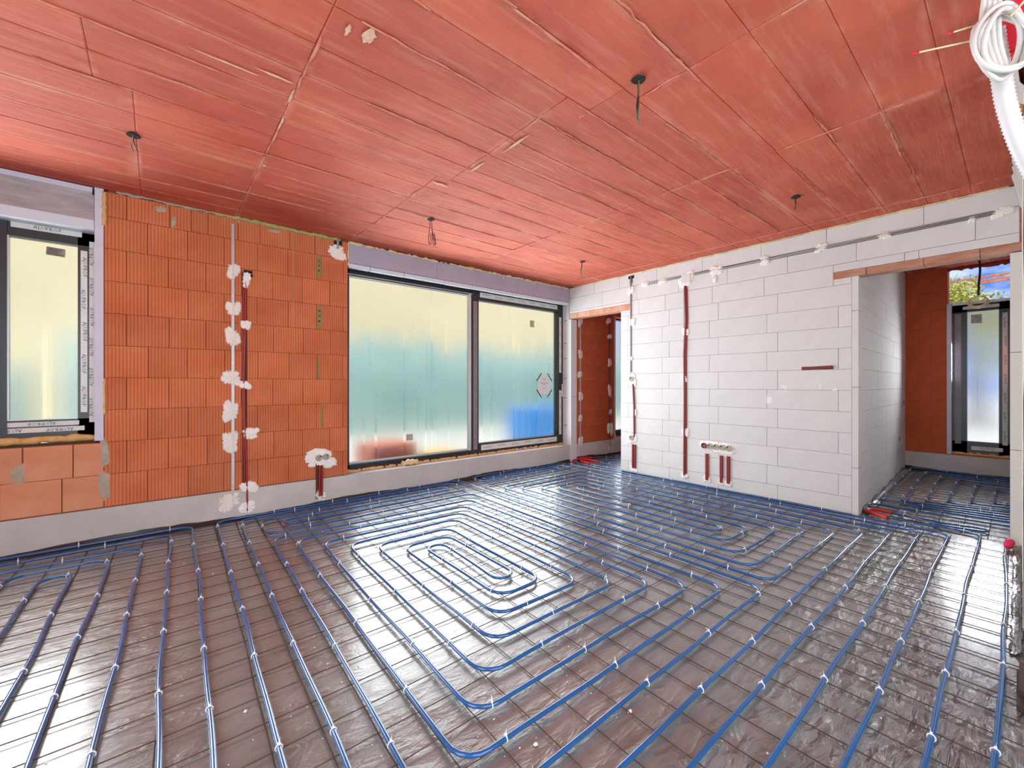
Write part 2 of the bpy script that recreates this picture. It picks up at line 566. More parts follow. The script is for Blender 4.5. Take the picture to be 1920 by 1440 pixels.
def structure(o, label, cat='wall'):
    return tag(o, label, cat, None, 'structure')

# a wall plane: a runs along the wall, b is height, d is distance out of the wall into the room
class Plane:
    def __init__(s, kind, at):
        s.kind, s.at = kind, at
    def pt(s, a, b, d):
        return (a, s.at - d, b) if s.kind == 'y' else (s.at - d, a, b)
    def box(s, mb, a0, a1, b0, b1, d0, d1):
        p, q = s.pt(a0, b0, d0), s.pt(a1, b1, d1)
        mb.box(p[0], q[0], p[1], q[1], p[2], q[2])
PA = Plane('y', WA)
PB = Plane('x', WB)

def dab(pl, a, b, ra, rb, th=0.009, seed=None, spike=0.28, n=44, d0=-0.002):
    """a trowelled dab of plaster with a ragged rim"""
    rnd = random.Random(seed if seed is not None else random.random())
    mb = MB()
    ph = [rnd.uniform(0, 6.28) for _ in range(4)]
    vs = [pl.pt(a, b, d0 + th)]
    rr = []
    for i in range(n):
        t = 2 * PI * i / n
        sq = 1.0 / max(abs(math.cos(t)), abs(math.sin(t))) ** 0.45
        r = sq * (0.92 + 0.13 * math.sin(2 * t + ph[0]) + 0.07 * math.sin(3 * t + ph[1])) + (rnd.uniform(-spike, spike * .5) if rnd.random() < 0.35 else rnd.uniform(-.05, .05))
        rr.append(max(0.45, r))
    for ring, hh in ((0.55, 0.95), (0.86, 0.8), (1.0, 0.0)):
        for i in range(n):
            t = 2 * PI * i / n
            r = rr[i] * ring if ring > 0.6 else ring * (0.5 + 0.5 * rr[i])
            vs.append(pl.pt(a + ra * r * math.cos(t), b + rb * r * math.sin(t), d0 + th * hh * rnd.uniform(0.8, 1.15)))
    fs = [(0, 1 + i, 1 + (i + 1) % n) for i in range(n)]
    for k in range(2):
        for i in range(n):
            p = 1 + k * n + i
            q = 1 + k * n + (i + 1) % n
            fs.append((p, p + n, q + n, q))
    if pl.kind == 'x':
        pass
    mb.add(vs, fs, False)
    return mb

def ribbed(path, r, pitch, depth, mb, n=10):
    """corrugated hose along a path"""
    P = resample(path, pitch / 2)
    mb.tube(P, r, n, True, [r - (depth if i % 2 else 0) for i in range(len(P))])

def resample(pts, step):
    P = [Vector(p) for p in pts]
    out = [P[0]]
    need = step
    for i in range(len(P) - 1):
        a, b = P[i], P[i + 1]
        L = (b - a).length
        pos = need
        while pos <= L:
            out.append(a + (b - a) * (pos / L))
            pos += step
        need = pos - L
    if (out[-1] - P[-1]).length > step * 0.3:
        out.append(P[-1])
    return out

def fillet(pts, r, seg=7):
    """rounds the corners of a polyline"""
    P = [Vector(p) for p in pts]
    out = [P[0]]
    for i in range(1, len(P) - 1):
        a, b, c = P[i - 1], P[i], P[i + 1]
        u, w = (a - b), (c - b)
        lu, lw = u.length, w.length
        u.normalize(); w.normalize()
        ang = u.angle(w)
        if ang > 3.05:
            out.append(b)
            continue
        d = min(r / math.tan(ang / 2), lu * 0.49, lw * 0.49)
        p, q = b + u * d, b + w * d
        for k in range(seg + 1):
            t = k / seg
            # quadratic arc, close to a circle for right angles
            m = b
            wgt = math.sin((PI - (PI - ang)) / 2) if False else 0.70710678
            den = (1 - t) ** 2 + 2 * wgt * t * (1 - t) + t * t
            out.append((p * (1 - t) ** 2 + m * (2 * wgt * t * (1 - t)) + q * t * t) / den)
    out.append(P[-1])
    return out

def smooth_curve(pts, n=10):
    """Catmull-Rom through points"""
    P = [Vector(p) for p in pts]
    P = [P[0] * 2 - P[1]] + P + [P[-1] * 2 - P[-2]]
    out = []
    for i in range(1, len(P) - 2):
        for k in range(n):
            t = k / n
            out.append(0.5 * ((2 * P[i]) + (P[i + 1] - P[i - 1]) * t + (2 * P[i - 1] - 5 * P[i] + 4 * P[i + 1] - P[i + 2]) * t * t
                              + (3 * P[i] - P[i - 1] - 3 * P[i + 1] + P[i + 2]) * t ** 3))
    out.append(P[-2])
    return out

_box_cache = {}
def block(name, pl, a0, a1, b0, b1, mat, parent, d1=0.0, depth=0.03, bev=0.0015):
    """one masonry unit, its mesh shared between units of one size"""
    w, h = round(a1 - a0, 3), round(b1 - b0, 3)
    key = (pl.kind, w, h, mat, depth)
    if key not in _box_cache:
        mb = MB()
        q = bev
        def ring(sw, sh, d):
            return [(-sw, -sh, d), (sw, -sh, d), (sw, sh, d), (-sw, sh, d)]
        rings = ring(w / 2, h / 2, -depth) + ring(w / 2, h / 2, -q) + ring(w / 2 - q, h / 2 - q, 0)
        if pl.kind == 'y':
            vs = [(a, -d, b) for a, b, d in rings]
        else:
            vs = [(-d, -a, b) for a, b, d in rings]
        fs = []
        for k in range(2):
            for i in range(4):
                j = (i + 1) % 4
                fs.append((k * 4 + i, k * 4 + j, k * 4 + 4 + j, k * 4 + 4 + i))
        fs.append((8, 9, 10, 11))
        mb.add(vs, fs)
        _box_cache[key] = mb.data(name, mat)
    return link(name, _box_cache[key], parent, pl.pt((a0 + a1) / 2, (b0 + b1) / 2, d1))

def course(name, pl, a0, a1, b0, b1, joints, mat, parent, gap=0.004, hgap=0.003, proud=0.0015, depth=0.03, mats=None, dbase=0.0):
    js = [a0] + sorted(j for j in joints if a0 + 0.02 < j < a1 - 0.02) + [a1]
    for p, q in zip(js[:-1], js[1:]):
        mm = mat if not mats else random.choice(mats)
        block(name, pl, p + gap / 2, q - gap / 2, b0 + hgap / 2, b1 - hgap / 2, mm, parent, dbase + random.uniform(0, proud), depth)

# text as flat print
_txt = {}
def text_mesh(s, mat):
    if (s, mat) in _txt:
        return _txt[(s, mat)]
    cu = bpy.data.curves.new('print', 'FONT')
    cu.body = s
    cu.size = 1.0
    cu.resolution_u = 1
    cu.align_x = 'CENTER'
    cu.align_y = 'CENTER'
    o = bpy.data.objects.new('print', cu)
    COL.objects.link(o)
    bpy.context.view_layer.update()
    me = bpy.data.meshes.new_from_object(o.evaluated_get(bpy.context.evaluated_depsgraph_get()))
    bpy.data.objects.remove(o)
    me.materials.clear()
    me.materials.append(M[mat])
    me.name = 'lettering'
    _txt[(s, mat)] = me
    return me

def lettering(s, mat, pos, size, right, up, parent, squash=1.0):
    o = link('lettering', text_mesh(s, mat), parent)
    r, u = Vector(right), Vector(up)
    n = r.cross(u)
    m = Matrix.Identity(4)
    for i in range(3):
        m[i][0] = r[i] * size * squash
        m[i][1] = u[i] * size
        m[i][2] = n[i] * size
        m[i][3] = pos[i]
    o.matrix_world = m
    return o

# ================================================================== SETTING
# floor: the sheet of film over the insulation
def floor_sheet():
    mb = MB()
    x0, x1, y0, y1 = -2.3, 8.4, -2.6, WA + 0.005
    nx, ny = 160, 120
    rnd = random.Random(3)
    ph = [(rnd.uniform(2, 9), rnd.uniform(2, 9), rnd.uniform(0, 6)) for _ in range(7)]
    vs = []
    for j in range(ny + 1):
        for i in range(nx + 1):
            x = x0 + (x1 - x0) * i / nx
            y = y0 + (y1 - y0) * j / ny
            h = sum(math.sin(a * x + b * y + c) for a, b, c in ph) / 7
            vs.append((x, y, 0.0012 * h - 0.0012))
    fs = [(j * (nx + 1) + i, j * (nx + 1) + i + 1, (j + 1) * (nx + 1) + i + 1, (j + 1) * (nx + 1) + i) for j in range(ny) for i in range(nx)]
    mb.add(vs, fs, True)
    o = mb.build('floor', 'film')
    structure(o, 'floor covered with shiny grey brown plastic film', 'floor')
floor_sheet()

# ceiling with its boards
def ceiling():
    root = thing('ceiling', 'red sprayed ceiling of long boards with pale seams', 'ceiling', (0, 0, H), kind='structure')
    mb = MB()
    mb.box(-2.4, 5.0, -2.7, 4.9, 0.006, 0.25)
    mb.box(5.0, 8.5, -2.7, 4.9, 0.096, 0.25)
    mb.build('slab', 'slab', root)
    rows = [-2.7, -2.2, -1.7, -1.2, -0.7, -0.2, 0.02, 0.24, 0.49, 0.745, 1.015, 1.30, 1.525, 1.755, 2.01, 2.24, 2.47, 2.70, 2.92, 3.17, 3.43, 3.66, 3.90, 4.12, 4.34, 4.60]
    rnd = random.Random(11)
    cache = {}
    for j in range(len(rows) - 1):
        y0, y1 = rows[j], rows[j + 1]
        mid = (y0 + y1) / 2
        s1 = 1.95 if mid < 1.28 else (1.83 if mid < 1.6 else 1.66 if mid < 2.6 else 1.56)
        s0 = 0.54 if mid > 1.6 else 0.60
        sm = -0.10 if 2.9 < mid else -0.245 if mid > 2.4 else -0.7
        xs = [-2.4, sm, s0, s1, 3.075, 4.74, 5.0, 6.2, 8.5]
        if mid < 0.24:
            xs = [-2.4, -0.7, 0.6, 1.95, 3.12, 4.74, 5.0, 6.6, 8.5]
        for x0, x1 in zip(xs[:-1], xs[1:]):
            m = MB()
            g = 0.0006
            dz = rnd.uniform(-0.003, 0.001) + (0.09 if x0 >= 4.99 else 0)
            tl = [rnd.uniform(-0.003, 0.003) for _ in range(4)]
            a, b, c, d = x0 + g, x1 - g, y0 + g, y1 - g
            e = 0.005
            zt = 0.02 + (0.09 if x0 >= 4.99 else 0)
            m.add([(a, c, zt), (b, c, zt), (b, d, zt), (a, d, zt),
                   (a, c, dz + tl[0] + e * .7), (b, c, dz + tl[1] + e * .7), (b, d, dz + tl[2] + e * .7), (a, d, dz + tl[3] + e * .7),
                   (a + e, c + e, dz + tl[0]), (b - e, c + e, dz + tl[1]), (b - e, d - e, dz + tl[2]), (a + e, d - e, dz + tl[3])],
                  [(0, 1, 5, 4), (1, 2, 6, 5), (2, 3, 7, 6), (3, 0, 4, 7), (4, 5, 9, 8), (5, 6, 10, 9), (6, 7, 11, 10), (7, 4, 8, 11), (8, 9, 10, 11)])
            m.build('ceiling_board', 'ceiling', root)
    # pale ridges left where boards met
    def ridge(p, q, w, pale):
        m = MB()
        p, q = Vector((*p, 0)), Vector((*q, 0))
        n = max(4, int((q - p).length / 0.05))
        dirv = (q - p).normalized()
        side = Vector((-dirv.y, dirv.x, 0))
        vs, fs = [], []
        for i in range(n + 1):
            c = p + (q - p) * (i / n) + side * rnd.uniform(-0.004, 0.004)
            ww = w * rnd.uniform(0.35, 1.2) * (0.3 if i in (0, n) else 1)
            vs += [c + side * ww + Vector((0, 0, -0.003)), c + Vector((0, 0, -0.0065 - rnd.uniform(0, 0.003))), c - side * ww + Vector((0, 0, -0.003))]
        for i in range(n):
            k = i * 3
            fs += [(k, k + 1, k + 4, k + 3), (k + 1, k + 2, k + 5, k + 4)]
        m.add(vs, fs, True)
        m.build('seam_ridge', 'ridge', root)
    for y in rows[8:24]:
        for _ in range(6):
            a = rnd.uniform(-0.6, 4.2)
            L = rnd.uniform(0.25, 0.9)
            ridge((a, y + rnd.uniform(-.01, .01)), (min(4.7, a + L), y + rnd.uniform(-.01, .01)), rnd.uniform(0.003, 0.007), True)
    for x, ys in ((0.545, (1.7, 4.1)), (1.66, (1.7, 2.6)), (1.56, (2.6, 4.2)), (1.95, (0.5, 1.25)), (1.83, (1.3, 1.6)), (3.075, (0.4, 4.3))):
        y = ys[0]
        while y < ys[1]:
            L = rnd.uniform(0.12, 0.3)
            if rnd.random() < 0.7:
                ridge((x, y), (x, min(ys[1], y + L)), rnd.uniform(0.004, 0.009), True)
            y += L + rnd.uniform(0, 0.15)
    # long pale run beside the block wall
    ridge((4.74, 0.3), (4.74, 4.4), 0.006, True)
    ridge((1.62, 1.76), (3.1, 1.77), 0.007, True)
    for x, y, w, d in ((0.26, 2.38, .17, .008), (0.44, 2.33, .10, .010), (0.535, 2.45, .008, .07), (0.545, 2.75, .008, .10), (0.70, 1.80, .03, .05), (0.62, 1.83, .012, .04), (0.56, 3.33, .015, .02), (1.72, 2.02, .012, .14), (1.70, 2.42, .012, .09), (1.63, 2.80, .07, .018)):
        m = MB()
        k = 14
        vs = [(x, y, -0.009)] + [(x + w * math.cos(2 * PI * q / k) * rnd.uniform(.6, 1.1), y + d * math.sin(2 * PI * q / k) * rnd.uniform(.5, 1.2), -0.0065) for q in range(k)]
        m.add(vs, [(0, 1 + q, 1 + (q + 1) % k) for q in range(k)])
        m.build('bare_patch', 'bare', root)
ceiling()

# ---- brick wall with the terrace window and the side window
def wall_left():
    root = thing('wall_left', 'orange clay block wall between the two windows, on a concrete plinth', 'wall', (0, WA, 0), kind='structure')
    off = Plane('y', 0)          # children are placed relative to the root
    Y0, Y1 = 0.012, 0.30
    mb = MB()
    mb.box(-0.30, 1.535, Y0, Y1, 0, H)             # pier
    mb.box(-2.3, -0.30, Y0, Y1, 0, 0.765)          # below side window
    mb.box(-2.3, -0.30, 0.165, Y1, 2.48, H)     # above side window
    mb.box(-2.3, -1.9, Y0, Y1, 0.7, H)
    mb.box(1.535, 5.0, 0.105, Y1, 2.56, H)      # above terrace window
    mb.build('masonry_core', 'mortar', root)
    mb = MB()
    mb.box(-2.3, 5.02, -0.012, 0.40, -0.3, 0.262)
    mb.build('plinth', 'concrete', root)
    # courses of clay blocks
    zs = [0.268 + 0.2505 * k for k in range(11)]
    zs[-1] = 2.712
    for k in range(10):
        base = -0.0606 if k % 2 == 0 else -0.19
        jit = [base + 0.2578 * i + random.uniform(-0.006, 0.006) for i in range(-1, 8)]
        if k == 9:
            jit = [-0.19, 0.075, 0.22, 0.335, 0.56, 0.73, 0.98, 1.21, 1.40]
        a0 = -0.32 if k > 1 else -0.32
        course('brick', off, a0, 1.536, zs[k], zs[k + 1], jit, 'brick', root, gap=0.004, hgap=0.0025)
    course('brick', off, -2.28, -0.32, zs[0], zs[1], [-0.545 - .30 * i for i in range(7)], 'brick_smooth', root, gap=0.006)
    course('brick', off, -2.28, -0.32, zs[1], zs[2] - 0.004, [-0.487, -0.738, -0.99, -1.24, -1.5, -1.75, -2.0], 'brick_smooth', root, gap=0.006)
    # cement smears
    for a, b, ra, rb in ((-0.764, 0.58, 0.040, 0.095), (-0.317, 0.683, 0.035, 0.11), (-0.317, 0.436, 0.042, 0.115)):
        dab(off, a, b, ra, rb, 0.004, spike=0.05).build('cement_smear', 'smear', root)
    for a, b, ra, rb in ((0.02, 2.66, 0.05, 0.04), (0.10, 2.58, .018, .06), (1.18, 2.46, .02, .05), (0.62, 2.69, .09, .02), (0.85, 2.67, .07, .018)):
        dab(off, a, b, ra, rb, 0.003, spike=0.2).build('cement_smear', 'smear', root)
    # slots filled with wool
    for a, b, ra, rb in ((1.249, 2.406, 0.022, 0.105), (1.254, 1.9, 0.019, 0.115), (1.244, 1.382, 0.011, 0.105), (1.275, 0.895, 0.010, 0.115)):
        mb = MB()
        off.box(mb, a - ra, a + ra, b - rb, b + rb, 0.001, 0.006)
        o = mb.build('filled_slot', 'wool', root)
        o['label'] = 'narrow slot packed with greenish fill'
        for q in range(3):
            if ra > 0.015:
                m2 = MB()
                off.box(m2, a - 0.008 + random.uniform(-.006, .006), a + 0.006, b + rb * (0.5 - 0.45 * q) - .006, b + rb * (0.5 - 0.45 * q) + .008, 0.0055, 0.0075)
                m2.build('pit', 'dark', o)
    # foam along the top joint
    def bead(pts, r, mat, name):
        P = resample(pts, 0.025)
        m = MB()
        m.tube([p + Vector((0, random.uniform(-.004, .004), random.uniform(-.006, .006))) for p in P], r, 7, True, [r * random.uniform(0.7, 1.35) for _ in P])
        o = m.build(name, mat, root)
        return o
    bead([(0.36, -0.004, 2.722), (1.46, -0.004, 2.716)], 0.017, 'foam_green', 'foam_bead')['label'] = 'green foam bead under the ceiling'
    bead([(-0.25, -0.002, 2.722), (0.36, -0.002, 2.724)], 0.010, 'smear', 'mortar_bead')
    bead([(-0.318, -0.006, 2.44), (-0.318, -0.006, 2.70)], 0.013, 'foam', 'foam_bead')
    bead([(-0.318, -0.002, 0.98), (-0.318, -0.002, 1.27)], 0.008, 'foam', 'foam_bead')
    # vertical run of old mortar on the blocks
    mb = MB()
    off.box(mb, 1.008, 1.015, 1.45, 2.70, 0.0, 0.0030)
    mb.build('mortar_streak', 'streak', root)
    # foam boards in the window reveals
    mb = MB()
    mb.box(-0.372, -0.322, -0.006, 0.28, 0.785, 2.725)
    o = mb.build('reveal_board', 'lilac_pale', root)
    o['label'] = 'pale lilac foam board in the window reveal'
wall_left()

# ---- white block wall with its two openings
YJ_P = [1.622, 2.231, 2.844, 3.455, 4.06]
YJ_Q = [1.106, 1.723, 2.336, 2.94, 3.55, 4.16]
def wall_right():
    root = thing('wall_right', 'white aerated concrete block wall with cable chases and two openings', 'wall', (WB, 0, 0), kind='structure')
    off = Plane('x', 0)
    mb = MB()
    X0, X1 = 0.012, 0.125
    mb.box(X0, X1, 1.0, 3.57, 0, H)
    mb.box(X0, X1, 3.50, WA, 2.25, H)
    mb.box(X0, X1, 0.0, 1.05, 2.24, H)
    mb.build('masonry_core', 'block_joint', root)
    for k in range(-1, 13):
        z0, z1 = 0.16 + 0.2 * k, 0.36 + 0.2 * k
        z0 = max(z0, 0.0)
        z1 = min(z1, H - 0.012)
        js = YJ_P if k % 2 else YJ_Q
        if k <= 9:
            course('aerated_block', off, 1.005, 3.57, z0, z1, js, 'block', root, gap=0.003, hgap=0.0025, depth=0.04)
        elif k == 10:
            course('aerated_block', off, 1.145, 3.42, z0, z1, [1.75, 2.30, 2.90, 3.28], 'block', root, gap=0.003, hgap=0.0025, depth=0.04)
            course('aerated_block', off, 1.005, 1.145, z0, 2.222, [], 'block', root, depth=0.04)
            course('aerated_block', off, 0.0, 1.145, 2.286, z1, [0.55, 0.64], 'block', root, gap=0.003, hgap=0.0025, depth=0.04)
            course('aerated_block', off, 3.42, 3.57, z0, 2.24, [], 'block', root, depth=0.04)
            course('aerated_block', off, 3.42, WA, 2.322, z1, [4.05, 4.15], 'block', root, gap=0.003, hgap=0.0025, depth=0.04)
        else:
            js = [0.225, 0.97, 1.53, 2.13, 2.72, 3.32, 3.9] if k == 11 else [0.52, 1.20, 1.78, 2.42, 3.02, 3.60, 4.05]
            course('aerated_block', off, 0.0, WA, z0, z1, js, 'block', root, gap=0.003, hgap=0.0025, depth=0.04)
    # end strip of the wall beside the hall opening and its return
    for z0, z1 in ((0.0, 0.44), (0.44, 1.19), (1.19, 1.90), (1.90, 2.222)):
        mb = MB()
        mb.box(-0.006, 0.13, 0.955, 1.003, z0 + .002, z1 - .002)
        mb.build('end_block', 'block', root)
    for z0, z1 in ((0.0, 0.72), (0.72, 1.46), (1.46, 2.215)):
        mb = MB()
        mb.box(-0.002, 0.13, -0.02, 0.047, z0 + .002, z1 - .002)
        mb.build('end_block', 'block', root)
    # jamb of the bedroom door opening
    for z0, z1 in ((0.0, 1.02), (1.02, 2.235)):
        mb = MB()
        mb.box(-0.004, 0.13, 4.505, 4.55, z0 + .002, z1 - .002)
        mb.build('jamb_board', 'block', root)
    for z0, z1 in ((0, 0.76), (0.76, 1.5), (1.5, 2.24)):
        mb = MB()
        mb.box(0.002, 0.124, 3.566, 3.575, z0 + .001, z1 - .001)
        mb.build('jamb_board', 'block', root)
    # clay lintels in short shells
    for y0, y1 in ((3.42, 3.62), (3.62, 3.87), (3.87, 4.12), (4.12, 4.36), (4.36, 4.54)):
        mb = MB()
        d = random.uniform(-0.004, 0.003)
        mb.box(-0.006 + d, 0.13, y0 + .002, y1 - .002, 2.242, 2.32)
        mb.build('lintel_shell', 'lintel', root)
    for y0, y1 in ((-0.02, 0.20), (0.20, 0.52), (0.52, 0.90), (0.90, 1.145)):
        mb = MB()
        d = random.uniform(-0.004, 0.004)
        mb.box(-0.006 + d, 0.13, y0 + .002, y1 - .002, 2.222, 2.284)
        mb.build('lintel_shell', 'lintel_dark', root)
    # mortar line under the ceiling
    m = MB()
    P = resample([(-0.004, 0.05, H - .006), (-0.004, 4.45, H - .006)], 0.05)
    m.tube(P, 0.008, 6, True, [random.uniform(0.004, 0.012) for _ in P])
    m.build('foam_bead', 'foam_pale', root)
    for a, b, ra, rb in ((1.728, 1.26, 0.05, 0.045), (1.563, 1.192, 0.04, 0.035), (1.135, 1.169, 0.022, 0.022), (1.833, 0.671, 0.03, 0.06), (1.70, 1.05, .03, .05), (1.25, 1.20, .02, .03)):
        dab(off, a, b, ra, rb, 0.003, spike=0.5).build('plaster_smear', 'plaster', root)
    # marks printed on the reveal blocks beside the terrace window
    for z in (0.56, 0.99, 1.30, 1.62, 1.86, 2.22):
        m = MB()
        m.box(-0.001, 0.001, 4.60, 4.66, z, z + 0.012)
        m.build('print_mark', 'ink_grey', root)
    m = MB()
    m.box(0.0, 0.13, WA + .012, 4.84, 0.25, 2.55)
    m.build('reveal_blocks', 'block', root)
wall_right()

# ---- hall beyond the wide opening
HX = 8.36
def hall():
    ang = math.atan2(0.116, 3.39)
    r = thing('wall_hall', 'white block side wall of the hall beyond the wide opening', 'wall', (5.10, 0.958, 0), kind='structure', rz=ang)
    off = Plane('y', 0)
    mb = MB()
    mb.box(0, 3.3, 0.012, 0.12, 0, H + .09)
    mb.build('masonry_core', 'block_joint', r)
    for k in range(-1, 14):
        z0, z1 = max(0, 0.16 + 0.2 * k), min(H + .09, 0.36 + 0.2 * k)
        js = [0.28 + 0.6 * i for i in range(6)] if k % 2 else [0.55 + 0.6 * i for i in range(6)]
        course('aerated_block', off, 0, 3.3, z0, z1, js, 'block', r, gap=0.003, hgap=0.0025, depth=0.04)
    for a, b in ((3.05, 0.92), (2.6, 0.44)):
        m = MB()
        off.box(m, a, a + .025, b, b + .06, 0.0, 0.004)
        m.build('drill_hole', 'dark', r)
    r2 = thing('wall_outer', 'deep orange brick end wall of the hall around its narrow window', 'wall', (HX, 0, 0), kind='structure')
    off = Plane('x', 0)
    mb = MB()
    mb.box(0.01, 0.3, 0.64, 4.54, 0, H + .09)
    mb.box(0.01, 0.3, -2.6, 0.06, 0, H + .09)
    mb.box(0.01, 0.3, 0.06, 0.64, 0, 0.26)
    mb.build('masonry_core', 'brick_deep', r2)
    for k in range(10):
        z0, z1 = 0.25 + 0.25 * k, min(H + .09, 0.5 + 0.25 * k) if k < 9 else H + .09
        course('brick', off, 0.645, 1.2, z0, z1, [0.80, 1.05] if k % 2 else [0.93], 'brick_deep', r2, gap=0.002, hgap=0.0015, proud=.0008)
    mb = MB()
    mb.box(-0.02, 0.32, -2.6, 4.54, -0.2, 0.25)
    mb.build('plinth', 'concrete', r2)
    mb = MB()
    mb.box(-0.012, 0.22, 0.60, 0.645, 0.26, 2.32)
    mb.build('reveal_board', 'lilac_pale', r2)
    # broken red edge of the slab above the open head of the window
    m = MB()
    P = resample([(0.05, 0.0, 2.80), (0.05, 0.66, 2.80)], 0.03)
    m.tube(P, 0.03, 7, True, [random.uniform(0.015, 0.045) for _ in P])
    m.build('broken_edge', 'slab', r2)
    # unseen shell of the hall and bedroom
    mb = MB()
    mb.box(WB, HX + .3, -0.75, -0.60, 0, H + .09)
    structure(mb.build('wall_hall', 'block'), 'plain white wall on the far right of the hall')
hall()

def bedroom():
    root = thing('wall_bedroom', 'orange brick wall seen through the narrow doorway', 'wall', (0, WA, 0), kind='structure')
    off = Plane('y', 0)
    mb = MB()
    mb.box(5.10, 6.11, 0.012, 0.30, 0, H + .09)
    mb.box(6.0, 8.4, 0.012, 0.30, 2.40, H + .09)
    mb.box(7.6, 8.4, 0.012, 0.30, 0, H + .09)
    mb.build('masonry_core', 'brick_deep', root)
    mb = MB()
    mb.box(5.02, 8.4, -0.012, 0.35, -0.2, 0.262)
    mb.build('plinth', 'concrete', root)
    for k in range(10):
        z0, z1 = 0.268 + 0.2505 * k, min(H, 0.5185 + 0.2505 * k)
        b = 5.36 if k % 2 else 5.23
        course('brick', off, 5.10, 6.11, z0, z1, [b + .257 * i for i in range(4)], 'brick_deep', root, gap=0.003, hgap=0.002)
    mb = MB()
    mb.box(6.11, 6.15, -0.004, 0.2, 0.27, 2.42)
    mb.build('reveal_board', 'concrete', root)
bedroom()

# ---- near wall on the right edge, and the rear of the room
def foam_blob(root, c, r):
    mb = MB()
    nu, nv = 10, 6
    vs = []
    for j in range(nv + 1):
        for i in range(nu):
            u, v = 2 * PI * i / nu, PI * j / nv
            k = r * random.uniform(0.85, 1.2)
            vs.append((c[0] + k * 1.3 * math.cos(u) * math.sin(v), c[1] + k * .7 * math.sin(u) * math.sin(v), c[2] + k * 1.2 * math.cos(v)))
    fs = [(j * nu + i, j * nu + (i + 1) % nu, (j + 1) * nu + (i + 1) % nu, (j + 1) * nu + i) for j in range(nv) for i in range(nu)]
    mb.add(vs, fs, True)
    mb.build('foam_lump', 'foam', root)
def rest_of_shell():
    root = thing('wall_near', 'rough cream wall seen edge-on along the right border', 'wall', (2.9, -0.012, 0), kind='structure')
    x1, n = 2.07, 20
    rnd = random.Random(5)
    mb = MB()
    vs = [(x1 * i / n, rnd.uniform(-0.003, 0.003), H * j / 12) for i in range(n + 1) for j in range(13)]
    fs = [(i * 13 + j, i * 13 + j + 13, i * 13 + j + 14, i * 13 + j + 1) for i in range(n) for j in range(12)]
    mb.add(vs, fs, True)
    mb.box(0, x1, -0.15, -0.006, 0, H)
    mb.build('rendered_face', 'render_cream', root)
    # rough mortar and foam squeezed into the angle under the ceiling
    n = 34
    vs, fs = [], []
    for i in range(n + 1):
        x = 0.02 + (x1 - 0.03) * i / n
        w = 0.042 + rnd.uniform(-.010, .010)
        for y, z in ((w, H - 0.004), (w * .8, H - 0.05), (w * .55, H - 0.10), (0.010, H - 0.17), (-0.002, H - 0.20)):
            vs.append((x, y + rnd.uniform(-.004, .004), z + rnd.uniform(-.008, .004)))
    for i in range(n):
        for j in range(4):
            a = i * 5 + j
            fs.append((a, a + 1, a + 6, a + 5))
    mb = MB()
    mb.add(vs, fs, True)
    mb.build('mortar_fillet', 'concrete', root)
    for x, z, r in ((0.06, 2.44, .024), (0.14, 2.40, .022), (0.10, 2.33, .026), (0.22, 2.36, .02), (0.18, 2.28, .018)):
        foam_blob(root, (x, 0.012, z), r)
    r = thing('wall_rear', 'plain white block wall behind the viewpoint with an opening added for fill light', 'wall', (0, -2.6, 0), kind='structure')
    for b in ((-2.3, -1.8, 0, H), (2.4, 8.6, 0, H), (-1.8, 2.4, 0, 0.45), (-1.8, 2.4, 2.45, H)):  # middle gap left open for the added rear fill lamp
        mb = MB()
        mb.box(b[0], b[1], -0.2, 0.0, b[2], b[3])
        mb.build('masonry', 'block', r)
    r = thing('wall_side', 'plain white block wall on the unseen left side with an opening added for fill light', 'wall', (-2.3, 0, 0), kind='structure')
    for b in ((-2.8, -1.4, 0, H), (2.2, 4.9, 0, H), (-1.4, 2.2, 0, 0.45), (-1.4, 2.2, 2.45, H)):  # middle gap left open for the added left fill lamp
        mb = MB()
        mb.box(-0.2, 0.0, b[0], b[1], b[2], b[3])
        mb.build('masonry', 'block', r)
rest_of_shell()

# ================================================================== WINDOWS
def window(name, label, pl, bars, panes, tapes=(), pane_mat='pane', extra=()):
    root = thing(name, label, 'window', pl.pt(0, 0, 0), kind='structure')
    off = Plane(pl.kind, 0)
    right = (1, 0, 0) if pl.kind == 'y' else (0, -1, 0)
    up = (0, 0, 1)
    for nm, mat, a0, a1, b0, b1, d0, d1 in bars:
        mb = MB()
        off.box(mb, a0, a1, b0, b1, d0, d1)
        mb.build(nm, mat, root)
    for a0, a1, b0, b1, d in panes:
        mb = MB()
        off.box(mb, a0, a1, b0, b1, d - 0.006, d)
        mb.build('pane', pane_mat, root)
    for tp in tapes:
        mat, a0, a1, b0, b1, d, size, gap = tp[:8]
        flip = tp[8] if len(tp) > 8 else 1
        mb = MB()
        off.box(mb, a0, a1, b0, b1, d, d + 0.0012)
        t = mb.build('protective_tape', mat, root)
        if not size:
            continue
        horiz = (a1 - a0) > (b1 - b0)
        n = max(1, int(((a1 - a0) if horiz else (b1 - b0)) / gap))
        for i in range(n):
            f = (i + 0.5) / n
            jit = random.uniform(-0.25, 0.25) * ((b1 - b0) if horiz else (a1 - a0))
            if horiz:
                p = off.pt(a0 + (a1 - a0) * f, (b0 + b1) / 2 + jit * .5, d + 0.0018)
                rr, uu = Vector(right) * flip, Vector(up) * flip
            else:
                p = off.pt((a0 + a1) / 2 + jit * .5, b0 + (b1 - b0) * f, d + 0.0018)
                rr, uu = Vector(up) * -1 * flip, Vector(right) * flip
            o = lettering('ALUPROF', 'ink', p, size, rr, uu, t)
    return root, off

